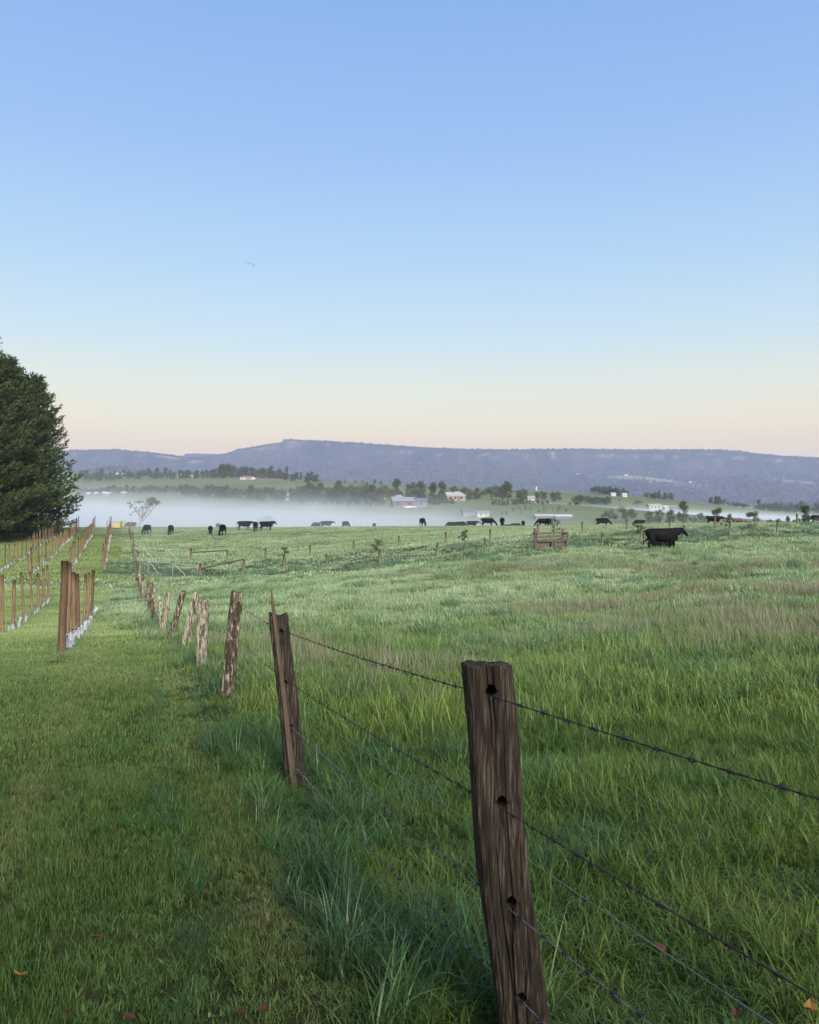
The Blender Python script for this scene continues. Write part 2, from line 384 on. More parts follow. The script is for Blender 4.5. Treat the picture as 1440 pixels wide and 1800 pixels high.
M['cow_muzzle'] = simple('dark muzzle', (.03, .027, .027), .5, .2, 4)
M['yellow'] = simple('yellow paint', (.45, .37, .09), .5, .1, 3)
M['metal_dark'] = simple('dark steel', (.12, .12, .125), .6, .2, 3)
M['wall_white'] = simple('white wall', (.45, .44, .42), .8, .06, .6)
M['wall_tan'] = simple('tan wall', (.34, .27, .19), .85, .1, .6)
M['wall_orange'] = simple('ochre wall', (.36, .24, .13), .85, .1, .6)
M['wall_grey'] = simple('grey wall', (.17, .18, .20), .85, .12, .6)
M['wall_brick'] = simple('brick wall', (.12, .085, .07), .85, .15, .6)
M['roof_grey'] = simple('grey metal roof', (.26, .26, .28), .5, .12, .5)
M['roof_dark'] = simple('dark metal roof', (.12, .12, .135), .5, .12, .5)
M['roof_blue'] = simple('blue grey roof', (.11, .13, .18), .45, .1, .5)
M['roof_pale'] = simple('pale roof', (.38, .36, .33), .6, .1, .5)
M['roof_white'] = simple('white roof', (.50, .51, .52), .5, .08, .5)
M['roof_red'] = simple('terracotta roof', (.28, .13, .09), .7, .12, .5)
M['glass'] = simple('window glass', (.02, .022, .026), .12, .1, 2, spec=.6)
M['white_paint'] = simple('white car paint', (.76, .77, .78), .25, .03, 1, spec=.5)
M['rubber'] = simple('black rubber', (.02, .02, .02), .8, .1, 5)
M['dead_leaf'] = simple('dry brown leaf', (.085, .032, .015), .7, .4, 30)
M['dead_leaf_y'] = simple('dry yellow leaf', (.24, .13, .025), .7, .3, 30)
M['bird'] = simple('dark feathers', (.02, .02, .024), .7, .1, 5)
M['rock'] = simple('pale cliff rock', (.36, .28, .22), .9, .25, .01)
# ------------------------------------------------------------------ ground sheet
def ground_mat():
    t = NT('ground'); pos = t.node('ShaderNodeNewGeometry').outputs['Position']
    sp = t.node('ShaderNodeSeparateXYZ'); t.L(pos, sp.inputs[0])
    mw = t.node('ShaderNodeAttribute', attribute_name='mown').outputs['Fac']
    near = t.ramp(t.noise(pos, 1.1, 6, .65), [(.3, (.022, .026, .009)), (.55, (.045, .05, .016)), (.75, (.085, .065, .032))])
    fld = t.ramp(t.noise(pos, .5, 6, .6), [(.3, (.022, .034, .009)), (.6, (.05, .07, .02))])
    c = t.mix(mw, fld, near)
    # open pasture further off: patches of greener and yellower grass
    big = t.noise(pos, .006, 3, .5); fine = t.noise(t.mapv(pos, (.05, .12, .1)), 1, 6, .65)
    past = t.ramp(big, [(.38, (.115, .155, .062)), (.5, (.17, .18, .082)), (.64, (.22, .20, .095))])
    past = t.mix(t.ramp(fine, [(.35, (.55, .55, .55)), (.65, (0, 0, 0))]), past, (.085, .12, .05))
    mr = t.node('ShaderNodeMapRange'); mr.inputs['From Min'].default_value = 90; mr.inputs['From Max'].default_value = 170
    t.L(sp.outputs['Y'], mr.inputs['Value'])
    c = t.mix(mr.outputs[0], c, past)
    t.color(c); t.rough(.95, .03); t.bump(t.noise(pos, .8, 8, .7), .5, .15)
    return t.m
ds = list(np.arange(-16, 2, .6)); d = 2.0
while d < 7600:
    ds.append(d); d += max(.13, d * (.0125 if d < 180 else .016))
ds.append(7600.0); ds = np.array(ds)
us = np.linspace(-1.15, 1.15, 301)
D, U = np.meshgrid(ds, us, indexing='ij'); X = U * (np.maximum(D, 0) * .9 + 22)
gx, gy = X.ravel(), D.ravel(); gzv = gz(gx, gy)
nr, nc = D.shape
idx = np.arange(nr * nc).reshape(nr, nc)
fc = np.stack([idx[:-1, :-1], idx[:-1, 1:], idx[1:, 1:], idx[1:, :-1]], -1).reshape(-1, 4)
me = bpy.data.meshes.new('ground')
me.vertices.add(nr * nc); me.vertices.foreach_set('co', np.stack([gx, gy, gzv], 1).ravel())
me.loops.add(fc.size); me.loops.foreach_set('vertex_index', fc.ravel().astype(np.int32))
me.polygons.add(len(fc)); me.polygons.foreach_set('loop_start', np.arange(0, fc.size, 4, dtype=np.int32))
me.polygons.foreach_set('use_smooth', np.ones(len(fc), bool)); me.update(calc_edges=True)
a = me.attributes.new('mown', 'FLOAT', 'POINT'); a.data.foreach_set('value', mown(gx, gy).astype(np.float32))
me.materials.append(ground_mat())
o = link('ground', me); o['kind'] = 'structure'; o['label'] = 'rolling green paddocks falling away and rising to far hills'
GROUND_MIN = float(gzv.min())

# ------------------------------------------------------------------ escarpment
ridge_px = [-400, 60, 135, 200, 260, 300, 330, 360, 385, 400, 420, 450, 480, 494, 498, 512, 560, 620, 700, 760, 820, 900, 1000, 1100, 1200, 1260, 1300, 1330, 1380, 1440, 1900]
ridge_py = [796, 793, 792, 790.5, 795, 800, 804, 803.5, 800, 797, 790, 785, 781, 779.5, 774, 773.5, 776, 778, 783, 787, 789.5, 790.5, 788.5, 790, 790, 790.5, 793, 797, 801.5, 804, 806]
base_px = [-400, 150, 300, 430, 600, 720, 880, 1000, 1120, 1250, 1400, 1900]
base_py = [838, 838, 840, 850, 868, 874, 878, 886, 890, 896, 900, 902]
def escarp(px, t):
    """point of the slope at bearing px, t = 0 foot .. 1 rim"""
    px = np.asarray(px, float); t = np.asarray(t, float)
    wob = 900 * (fbm(px / 170, px * 0 + .5, 41, 3) - .5)
    rim = 5600 + wob; foot = 2500 + .3 * wob
    dd = foot + (rim - foot) * t
    x = (px - 720) / F * dd
    zr = EYE - (np.interp(px, ridge_px, ridge_py) - 900) / F * rim
    zb = EYE - (np.interp(px, base_px, base_py) - 900) / F * foot
    s = .28 * t + .52 * t ** 2.4 + .20 * smooth(.90, .965, t)
    n = np.abs(fbm(x / 620, dd / 1500, 51, 4) - .5) * 2
    zz = zb + (zr - zb) * s + (n - .42) * 240 * np.sin(np.pi * np.clip(t, 0, 1)) ** .8 * (t > 0)
    zz = zz + 16 * (fbm(x / 130, dd / 130, 61, 3) - .5) * smooth(0, .12, t) * (1 - smooth(.93, 1, t))
    return x, dd, zz - 30 * (1 - smooth(0, .1, t))
pxs = np.linspace(-400, 1900, 420); ts = np.concatenate([np.linspace(0, .88, 60), np.linspace(.89, 1.0, 22)])
T_, P_ = np.meshgrid(ts, pxs, indexing='ij')
x, y, z = escarp(P_.ravel(), T_.ravel())
nt = len(ts)
rows = [np.stack([x, y, z], 1).reshape(nt, len(pxs), 3)]
last = rows[0][-1]
for k, (s, dz) in enumerate(((1.05, 2), (1.14, 6), (1.18, -60))):
    q = last.copy(); q[:, 0] *= s; q[:, 1] *= s; q[:, 2] = (q[:, 2] - EYE) * (1 if k == 2 else 1) + EYE - (s - 1) * 0 + dz; rows.append(q[None])
G = np.concatenate(rows, 0); n1, n2 = G.shape[:2]
idx = np.arange(n1 * n2).reshape(n1, n2)
fc = np.stack([idx[:-1, :-1], idx[:-1, 1:], idx[1:, 1:], idx[1:, :-1]], -1).reshape(-1, 4)
me = mesh_np('escarpment', G.reshape(-1, 3), fc, None, True)
# cleared paddocks on the lower slope, and bare cliff under the rim
tt = np.concatenate([T_.ravel(), np.ones(3 * len(pxs))]); pp = np.concatenate([P_.ravel(), np.tile(pxs, 3)])
def band(px, py_list, w):  # bearing, centre in t
    return 0
Zf = G.reshape(-1, 3); pyv = 900 - (Zf[:, 2] - EYE) / Zf[:, 1] * F
past = np.zeros(len(pp))
for cpx, cpy, hw, hh, sl in ((1165, 845, 85, 3.2, .115), (1105, 840, 30, 3.5, .05), (1395, 846, 40, 2.0, .09), (1060, 838, 35, 1.6, .02), (1300, 868, 16, 1.2, .03)):
    e = ((pp - cpx) / hw) ** 2 + ((pyv - (cpy + (pp - cpx) * sl)) / hh) ** 2 + .7 * (fbm(pp / 14, pyv / 2.5, 71, 3) - .5)
    past = np.maximum(past, 1 - smooth(.7, 1.15, e))
past *= (tt < .85)
cl = .45 * smooth(.935, .945, tt) * (1 - smooth(.965, .975, tt)) * smooth(.6, .72, fbm(pp / 12, tt * 60, 81, 3))
for nm, val in (('pasture', past), ('cliff', cl)):
    a = me.attributes.new(nm, 'FLOAT', 'POINT'); a.data.foreach_set('value', val.astype(np.float32))
t = NT('forested slope'); pos = t.node('ShaderNodeNewGeometry').outputs['Position']
c = t.ramp(t.noise(pos, .012, 8, .7), [(.3, (.012, .016, .012)), (.5, (.036, .038, .028)), (.72, (.085, .07, .052))])
c = t.mix(t.ramp(t.noise(t.mapv(pos, (.0045, .0007, .002)), 1.0, 5, .6, .5), [(.4, (.75, .75, .75)), (.58, (0, 0, 0))]), c, (.008, .012, .012))
c = t.mix(t.ramp(t.noise(pos, .0016, 4, .6), [(.5, (0, 0, 0)), (.68, (.55, .55, .55))]), c, (.10, .075, .06))
c = t.mix(t.node('ShaderNodeAttribute', attribute_name='pasture').outputs['Fac'], c, (.20, .19, .10))
c = t.mix(t.node('ShaderNodeAttribute', attribute_name='cliff').outputs['Fac'], c, t.ramp(t.noise(pos, .02, 5), [(.35, (.16, .12, .10)), (.65, (.44, .34, .28))]))
t.color(c); t.rough(.95, .1)
me.materials.append(t.m)
o = link('escarpment', me); o['kind'] = 'structure'; o['label'] = 'long forested escarpment with a flat rim and a stepped bluff'
# the further mesa seen through the gap
mp = np.array([(250, 812), (300, 806), (321, 803), (326, 797.5), (345, 797), (375, 798), (410, 799.5), (470, 801), (560, 803)])
mv, mf = [], []
for px, py in mp:
    for dd, zz in ((6900, 812), (7100, py), (7500, py)):
        p = spot(px, zz if dd == 6900 else py, 7100 if dd != 6900 else 6900)
        if dd == 7500: p = Vector((p.x * 1.05, 7500, p.z))
        mv.append(tuple(p))
for i in range(len(mp) - 1):
    for k in range(2): mf.append((i * 3 + k, (i + 1) * 3 + k, (i + 1) * 3 + k + 1, i * 3 + k + 1))
o = link('distant_mesa', mesh_np('distant_mesa', mv, mf, t.m)); o['kind'] = 'structure'; o['label'] = 'pale flat topped mesa seen through the gap in the range'

# forest canopy on the slope and along the rim: one far-off wood
rng = np.random.default_rng(5)
ico = bmesh.new(); bmesh.ops.create_icosphere(ico, subdivisions=1, radius=1.0)
iv = np.array([v.co[:] for v in ico.verts]); ifc = np.array([[v.index for v in f.verts] for f in ico.faces]); ico.free()
N = 17000
px = rng.uniform(60, 1500, N); tq = rng.uniform(0.02, .9, N) ** .8
px = np.concatenate([px, rng.uniform(60, 1500, 3000)]); tq = np.concatenate([tq, rng.uniform(.965, 1.0, 3000)])
x, y, z = escarp(px, tq)
e = 900 - (z - EYE) / y * F; keep = np.ones(len(px), bool)
for cpx, cpy, hw, hh, sl in ((1165, 845, 85, 3.2, .115), (1105, 840, 30, 3.5, .05), (1395, 846, 40, 2.0, .09), (1060, 838, 35, 1.6, .02)):
    keep &= (((px - cpx) / hw) ** 2 + ((e - (cpy + (px - cpx) * sl)) / hh) ** 2) > 1.05
x, y, z, tq = x[keep], y[keep], z[keep], tq[keep]; n = len(x)
r = rng.uniform(6, 13, n) * np.where(tq > .96, rng.uniform(.35, .75, n), 1)
sc = np.stack([r, r, r * rng.uniform(.7, 1.15, n)], 1)
vv = iv[None] * sc[:, None] * rng.uniform(.75, 1.2, (n, len(iv), 1)) + np.stack([x, y, z + r * .35], 1)[:, None]
ff = ifc[None] + (np.arange(n) * len(iv))[:, None, None]
me = mesh_np('forest', vv.reshape(-1, 3), ff.reshape(-1, 3), None)
a = me.attributes.new('r', 'FLOAT', 'POINT'); a.data.foreach_set('value', np.repeat(rng.random(n), len(iv)).astype(np.float32))
me.materials.append(leaf_mat('far forest canopy', (.016, .021, .015), (.05, .05, .036), 0, 0, .9))
o = link('forest', me); o['kind'] = 'stuff'; tag(o, 'blue grey eucalypt forest covering the far escarpment', 'forest')

# ------------------------------------------------------------------ haze and mist
hz = MB(); zlo, zhi = GROUND_MIN - 1.0, 575.0
hz.box((0, 3700, (zlo + zhi) / 2), (20000, 8000, zhi - zlo))
def vol_mat(name, colr, dens, aniso=0.0):
    m = bpy.data.materials.new(name); m.use_nodes = True; n = m.node_tree.nodes; n.remove(n['Principled BSDF'])
    v = n.new('ShaderNodeVolumePrincipled'); v.inputs['Color'].default_value = (*colr, 1); v.inputs['Density'].default_value = dens; v.inputs['Anisotropy'].default_value = aniso
    m.node_tree.links.new(v.outputs[0], n['Material Output'].inputs['Volume']); return m
o = hz.build('haze', vol_mat('haze air', (.62, .71, 1.0), 1.1e-4)); o['kind'] = 'stuff'; tag(o, 'thin blue morning haze softening the far hills', 'haze')

def mist(label, pa, pb, da, db, tops, dens, soft_d=40, soft_p=90, dref=None, colr=(.9, .94, 1.0), rough=.8, mat=None):
    """a shallow bank of fog lying on the ground between two bearings and two distances"""
    nx, ny = 90, 54
    pxv = np.linspace(pa, pb, nx); dv = np.linspace(0, 1, ny)
    Dm, Pm = np.meshgrid(dv, pxv, indexing='ij')
    dn = np.interp(Pm, [p for p, _ in da], [q for _, q in da]); df = np.interp(Pm, [p for p, _ in db], [q for _, q in db])
    dd = dn + (df - dn) * Dm
    x = (Pm - 720) / F * dd
    gzz = gz(x.ravel(), dd.ravel()).reshape(x.shape)
    topz = np.interp(Pm, [p for p, _ in tops], [q for _, q in tops]) + rough * 2 * (fbm(x / 34, dd / 34, 91, 3) - .5)
    mask = smooth(0, soft_d, dd - dn) * smooth(0, soft_d, df - dd) * smooth(0, soft_p, Pm - pa) * smooth(0, soft_p, pb - Pm)
    top = gzz - .45 + np.maximum(topz - gzz + .45, 0) * mask + .02
    bot = gzz - 1.0
    V = np.concatenate([np.stack([x, dd, top], -1).reshape(-1, 3), np.stack([x, dd, bot], -1).reshape(-1, 3)])
    i = np.arange(nx * ny).reshape(ny, nx); K = nx * ny
    f = np.stack([i[:-1, :-1], i[:-1, 1:], i[1:, 1:], i[1:, :-1]], -1).reshape(-1, 4)
    faces = f.tolist() + (f[:, ::-1] + K).tolist()
    edge = list(i[0]) + list(i[1:, -1]) + list(i[-1, ::-1][1:]) + list(i[::-1, 0][1:-1])
    for a_, b_ in zip(edge, edge[1:] + edge[:1]): faces.append([int(b_), int(a_), int(a_ + K), int(b_ + K)])
    o = link('mist', mesh_np('mist', V, faces, mat, True)); o['kind'] = 'stuff'; tag(o, label, 'mist', 'mist banks in the valley')
def soft_mist_mat(name, dens, level, slope, hgt, near, colr=(.84, .90, .98), nscale=.028, xr=1.0):
    """fog that thins upwards and towards its near edge, with drifts in it"""
    m = vol_mat(name, colr, dens); t = m.node_tree; n = t.nodes; v = [q for q in n if q.type == 'PRINCIPLED_VOLUME'][0]
    def mth(op, a, b_=0.0, c=None):
        q = n.new('ShaderNodeMath'); q.operation = op
        for i_, val in enumerate((a, b_, c)):
            if val is None: continue
            if hasattr(val, 'links'): t.links.new(val, q.inputs[i_])
            else: q.inputs[i_].default_value = val
        return q.outputs[0]
    geo = n.new('ShaderNodeNewGeometry'); sp = n.new('ShaderNodeSeparateXYZ'); t.links.new(geo.outputs['Position'], sp.inputs[0])
    nz = n.new('ShaderNodeTexNoise'); nz.inputs['Scale'].default_value = nscale; nz.inputs['Detail'].default_value = 3; t.links.new(geo.outputs['Position'], nz.inputs['Vector'])
    lev = mth('ADD', mth('MULTIPLY', sp.outputs['X'], slope), mth('MULTIPLY_ADD', nz.outputs['Fac'], hgt * 4.2, level - hgt * 2.1))
    ex = mth('MINIMUM', mth('MULTIPLY', mth('SUBTRACT', lev, sp.outputs['Z']), 1.0 / hgt), 0.0)
    dn = mth('POWER', 2.71828, ex)
    mr = n.new('ShaderNodeMapRange'); mr.interpolation_type = 'SMOOTHSTEP'; mr.inputs['From Min'].default_value = near[0]; mr.inputs['From Max'].default_value = near[1]; mr.inputs['To Min'].default_value = near[2]
    t.links.new(sp.outputs['Y'], mr.inputs['Value'])
    mx = n.new('ShaderNodeMapRange'); mx.inputs['From Min'].default_value = 45; mx.inputs['From Max'].default_value = -22; mx.inputs['To Min'].default_value = xr; t.links.new(sp.outputs['X'], mx.inputs['Value'])
    t.links.new(mth('MULTIPLY', mth('MULTIPLY', mth('MULTIPLY', dn, mr.outputs[0]), mx.outputs[0]), dens), v.inputs['Density']); return m
far_e = [(-200, 640), (150, 640), (420, 520), (650, 500), (800, 450), (900, 400), (1000, 360), (1250, 340), (1600, 340)]
mist('pale mist filling the valley beyond the paddock crest', -240, 1640, [(-240, 135), (120, 128), (190, 108), (260, 98), (500, 112), (760, 132), (1640, 140)], far_e,
     [(-240, 24), (150, 22), (300, 17), (420, 14), (650, 12), (800, 9), (900, 7), (1000, 6), (1250, 5), (1640, 4)], .0075, 24, rough=.3,
     mat=soft_mist_mat('valley mist', .0085, -1.0, -.033, 2.6, (96, 150, .40), xr=.24))
mist('bright streak of mist lying behind the near hill', 880, 1520, [(880, 445), (1100, 445), (1300, 430), (1520, 410)], [(880, 600), (1100, 660), (1300, 720), (1520, 760)],
     [(880, 12), (960, 12), (1100, 9), (1240, 6), (1400, 3), (1520, 2)], .02, 14, 60, rough=.2,
     mat=soft_mist_mat('streak mist', .022, 7.6, -.042, 1.1, (430, 470, .6)))
# ------------------------------------------------------------------ grass
hidden = bpy.data.collections.new('grass_sources')     # not linked to the scene: only instanced
def blades(name, n, rad, L, w, th0, th1, segs, seed, mat, clump=0):
    g_ = np.random.default_rng(seed)
    rr = rad * np.sqrt(g_.random(n)); aa = g_.random(n) * 2 * np.pi
    bx, by = rr * np.cos(aa), rr * np.sin(aa)
    if clump:
        cx = (g_.random((clump, 2)) * 2 - 1) * rad * .75; k = g_.integers(0, clump, n)
        bx = cx[k, 0] + g_.normal(0, rad * .13, n); by = cx[k, 1] + g_.normal(0, rad * .13, n)
    az = g_.random(n) * 2 * np.pi; ln = g_.uniform(*L, n) * g_.uniform(.75, 1.1, n); ww = g_.uniform(*w, n)
    t0 = g_.uniform(*th0, n); t1 = g_.uniform(*th1, n)
    st = np.linspace(0, 1, segs + 1)
    ang = t0[:, None] + (t1 - t0)[:, None] * st[None] ** 1.4
    dl = ln[:, None] / segs
    hr = np.concatenate([np.zeros((n, 1)), np.cumsum(np.sin(ang[:, :-1]) * dl, 1)], 1)
    hz_ = np.concatenate([np.zeros((n, 1)), np.cumsum(np.cos(ang[:, :-1]) * dl, 1)], 1) - .012
    cx_, sx_ = np.cos(az)[:, None], np.sin(az)[:, None]
    tw = az[:, None] + np.pi / 2 + g_.uniform(-.7, .7, n)[:, None]
    px_, py_ = bx[:, None] + hr * cx_, by[:, None] + hr * sx_
    half = ww[:, None] * .5 * np.clip(1.05 - st[None] ** 1.8, 0, 1); half[:, -1] = 0
    ox, oy = np.cos(tw) * half, np.sin(tw) * half
    A = np.stack([px_ - ox, py_ - oy, hz_], -1); B = np.stack([px_ + ox, py_ + oy, hz_], -1)
    S = segs + 1; per = 2 * segs + 1
    V = np.zeros((n, per, 3)); V[:, 0:2 * segs:2] = A[:, :segs]; V[:, 1:2 * segs:2] = B[:, :segs]; V[:, -1] = A[:, -1]
    tv = np.zeros((n, per)); tv[:, 0:2 * segs:2] = st[:segs]; tv[:, 1:2 * segs:2] = st[:segs]; tv[:, -1] = 1
    rv = np.repeat(g_.random(n)[:, None], per, 1)
    faces = []
    for i in range(n):
        b = i * per
        for k in range(segs - 1): faces.append((b + 2 * k, b + 2 * k + 1, b + 2 * k + 3, b + 2 * k + 2))
        faces.append((b + 2 * segs - 2, b + 2 * segs - 1, b + 2 * segs))
    me = mesh_np(name, V.reshape(-1, 3), faces, mat, True)
    for nm, val in (('t', tv), ('r', rv)):
        q = me.attributes.new(nm, 'FLOAT', 'POINT'); q.data.foreach_set('value', val.ravel().astype(np.float32))
    return me
def variants(name, k, mat, **kw):
    c = bpy.data.collections.new(name); hidden.children.link(c)
    for i in range(k):
        o = bpy.data.objects.new(f'{name}_{i:02d}', blades(name, seed=hash(name) % 1000 + i if False else sum(map(ord, name)) + i, mat=mat, **kw)); c.objects.link(o)
    return c
FEET = [(.362, 2.62)] + [((px_ - 720) / F * d_, d_) for px_, d_ in ((521, 6.0), (400, 9.9), (355, 13.0), (322, 17.0), (300, 19.8), (285, 22.6))] + [(-7.03, 16.5)]
def foot(pts):
    k = np.ones(len(pts)); x, y = pts[:, 0], pts[:, 1]
    for fx, fy in FEET:
        m = (np.abs(x - fx - (y - fy) * fx / fy) < .10 + .012 * fy) & (y > fy - .5 - .16 * fy) & (y < fy + .15); k = np.where(m, .38, k)
    return k * (1 - .5 * smooth(88, 112, y))
def scatter(name, pts, scl, c, label, seed, cat='grass', spread=.35):
    if cat == 'grass': scl = np.asarray(scl) * np.stack([np.sqrt(foot(pts))] * 2 + [foot(pts)], 1)
    n = len(pts); g_ = np.random.default_rng(seed)
    x, y = pts[:, 0], pts[:, 1]; e = spread
    z = gz(x, y); zx = (gz(x + e, y) - gz(x - e, y)) / (2 * e); zy = (gz(x, y + e) - gz(x, y - e)) / (2 * e)
    nz = np.stack([-zx, -zy, np.ones(n)], 1); nz /= np.linalg.norm(nz, axis=1)[:, None]
    az = g_.random(n) * 2 * np.pi
    ux = np.stack([np.cos(az), np.sin(az), np.zeros(n)], 1); ux -= nz * (ux * nz).sum(1)[:, None]; ux /= np.linalg.norm(ux, axis=1)[:, None]
    uy = np.cross(nz, ux)
    Rm = np.stack([ux, uy, nz], -1)
    rot = np.stack([np.arctan2(Rm[:, 2, 1], Rm[:, 2, 2]), -np.arcsin(np.clip(Rm[:, 2, 0], -1, 1)), np.arctan2(Rm[:, 1, 0], Rm[:, 0, 0])], 1)
    me = bpy.data.meshes.new(name); me.vertices.add(n); me.vertices.foreach_set('co', np.stack([x, y, z], 1).ravel())
    me.attributes.new('rot', 'FLOAT_VECTOR', 'POINT').data.foreach_set('vector', rot.astype(np.float32).ravel())
    me.attributes.new('scl', 'FLOAT_VECTOR', 'POINT').data.foreach_set('vector', np.asarray(scl, np.float32).ravel())
    me.attributes.new('vi', 'INT', 'POINT').data.foreach_set('value', g_.integers(0, 1000, n).astype(np.int32))
    o = link(name, me); o['kind'] = 'stuff'; tag(o, label, cat)
    ng = bpy.data.node_groups.new(name, 'GeometryNodeTree')
    ng.interface.new_socket('Geometry', in_out='INPUT', socket_type='NodeSocketGeometry'); ng.interface.new_socket('Geometry', in_out='OUTPUT', socket_type='NodeSocketGeometry')
    N_ = ng.nodes; gi = N_.new('NodeGroupInput'); go = N_.new('NodeGroupOutput'); ip = N_.new('GeometryNodeInstanceOnPoints'); ci = N_.new('GeometryNodeCollectionInfo')
    ci.inputs['Collection'].default_value = c; ci.inputs['Separate Children'].default_value = True; ci.inputs['Reset Children'].default_value = True
    ip.inputs['Pick Instance'].default_value = True
    for nm, typ, sock in (('rot', 'FLOAT_VECTOR', 'Rotation'), ('scl', 'FLOAT_VECTOR', 'Scale'), ('vi', 'INT', 'Instance Index')):
        na = N_.new('GeometryNodeInputNamedAttribute'); na.data_type = typ; na.inputs['Name'].default_value = nm
        ng.links.new(na.outputs['Attribute'], ip.inputs[sock])
    ng.links.new(gi.outputs[0], ip.inputs['Points']); ng.links.new(ci.outputs[0], ip.inputs['Instance']); ng.links.new(ip.outputs[0], go.inputs[0])
    md = o.modifiers.new('scatter', 'NODES'); md.node_group = ng
    return o
def jitter(d0, d1, step, seed, cond, margin=1.2, fov=.60):
    g_ = np.random.default_rng(seed); W = fov * d1 + margin
    xs = np.arange(-W, W, step); ys = np.arange(d0, d1, step)
    Xj, Yj = np.meshgrid(xs, ys); q = np.stack([Xj.ravel(), Yj.ravel()], 1) + g_.uniform(-.5, .5, (Xj.size, 2)) * step
    q = q[(np.abs(q[:, 0]) < fov * q[:, 1] + margin)]
    return q[cond(q[:, 0], q[:, 1])]
is_lawn = lambda x, y: mown(x, y) > .5
def is_field(x, y): return mown(x, y) < .5
def stripe(x, y): return np.abs(x - (.23 - .333 * y + .06 * np.sin(y * 2.1)))
def sc3(n, lo, hi, seed, hvar=.25):
    g_ = np.random.default_rng(seed); s = g_.uniform(lo, hi, n); return np.stack([s, s, s * g_.uniform(1 - hvar, 1 + hvar, n)], 1)

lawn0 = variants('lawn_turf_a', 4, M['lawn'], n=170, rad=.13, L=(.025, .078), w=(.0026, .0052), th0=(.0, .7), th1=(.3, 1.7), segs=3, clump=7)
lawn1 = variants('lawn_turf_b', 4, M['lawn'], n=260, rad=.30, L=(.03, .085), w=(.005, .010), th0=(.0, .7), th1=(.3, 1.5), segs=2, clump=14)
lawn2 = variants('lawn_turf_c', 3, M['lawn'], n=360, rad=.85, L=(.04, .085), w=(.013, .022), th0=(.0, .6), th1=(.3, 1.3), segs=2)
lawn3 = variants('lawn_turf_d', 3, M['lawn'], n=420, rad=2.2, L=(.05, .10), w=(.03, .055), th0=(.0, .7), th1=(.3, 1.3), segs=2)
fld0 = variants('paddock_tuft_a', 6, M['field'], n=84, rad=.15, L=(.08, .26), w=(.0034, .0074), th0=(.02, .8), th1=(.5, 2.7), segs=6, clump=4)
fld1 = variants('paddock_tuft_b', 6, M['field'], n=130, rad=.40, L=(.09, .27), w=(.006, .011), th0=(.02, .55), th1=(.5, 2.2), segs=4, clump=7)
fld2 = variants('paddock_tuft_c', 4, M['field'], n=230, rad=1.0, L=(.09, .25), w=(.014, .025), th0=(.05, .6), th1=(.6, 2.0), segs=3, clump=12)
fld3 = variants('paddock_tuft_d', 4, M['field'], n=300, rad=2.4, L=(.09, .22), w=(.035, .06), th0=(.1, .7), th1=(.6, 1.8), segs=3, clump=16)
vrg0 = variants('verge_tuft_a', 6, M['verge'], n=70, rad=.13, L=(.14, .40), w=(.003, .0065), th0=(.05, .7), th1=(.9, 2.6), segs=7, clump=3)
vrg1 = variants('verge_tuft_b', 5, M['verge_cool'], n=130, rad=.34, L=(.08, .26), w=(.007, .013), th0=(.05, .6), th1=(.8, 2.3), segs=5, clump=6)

p = jitter(1.2, 6.5, .10, 1, is_lawn, 1.0)
s = sc3(len(p), .8, 1.2, 1); bare = fbm(p[:, 0] * 1.3, p[:, 1] * .9, 101, 3); s[:, 2] *= np.where(bare > .62, .6, 1.0) * (1 + .5 * (fbm(p[:, 0] * 2.5, p[:, 1] * 2.5, 103, 2) - .5))
scatter('mown_grass', p, s, lawn0, 'short mown lawn grass in the foreground of the lane', 1)
p = jitter(6.3, 17, .23, 2, is_lawn, 1.2); s = sc3(len(p), .85, 1.2, 2)
scatter('mown_grass', p, s, lawn1, 'short mown grass of the lane running to the first vineyard post', 2)
p = jitter(16.5, 52, .62, 3, is_lawn, 1.5); scatter('mown_grass', p, sc3(len(p), .85, 1.2, 3), lawn2, 'short mown grass between the near vineyard rows', 3)
p = jitter(51, 150, 1.5, 4, is_lawn, 2.5); scatter('mown_grass', p, sc3(len(p), .85, 1.2, 4), lawn3, 'short mown grass of the lane rising beyond the ditch', 4, spread=1.0)

def hmod(p, s, seed, amp=.9, sc_=.9):
    s = s.copy(); k = 1 + amp * (fbm(p[:, 0] * sc_, p[:, 1] * sc_, seed, 3) - .5); s[:, 2] *= k; s[:, :2] *= (.6 + .4 * k)[:, None]; return s
p = jitter(1.0, 7.5, .112, 11, is_field, 1.2); scatter('paddock_grass', p, hmod(p, sc3(len(p), .6, 1.05, 11), 111, 1.7, 1.1) * np.where((p[:, 1] < 2.7) & (p[:, 0] < .55), .45, 1.0)[:, None], fld0, 'long lush green grass right behind the barbed wire', 11)
p = jitter(7.2, 20, .29, 12, is_field, 1.5); scatter('paddock_grass', p, hmod(p, sc3(len(p), .75, 1.2, 12), 112, 1.5, .6), fld1, 'long dewy grass of the near paddock', 12)
p = jitter(19.5, 56, .62, 13, is_field, 2.0); scatter('paddock_grass', p, hmod(p, sc3(len(p), .75, 1.25, 13), 113, 1.7, .35), fld2, 'pale dewy pasture in the middle of the paddock', 13)
p = jitter(55, 172, 1.35, 14, is_field, 3.0); scatter('paddock_grass', p, hmod(p, sc3(len(p), .7, 1.1, 14), 114, .9, .2), fld3, 'pale grazed pasture running up to the crest', 14, spread=1.0)
seedv = variants('seed_stems', 4, M['seed'], n=70, rad=.8, L=(.25, .48), w=(.006, .011), th0=(.0, .35), th1=(.2, 1.2), segs=4, clump=8)
def seedc(x, y): return (fbm(x * .13 + 3, y * .10, 131, 3) > .60) & (vnoise(x * 1.3, y * 1.3, 135) > .3) & (mown(x, y) < .5) & (x > fence_x(y) + 1.0)
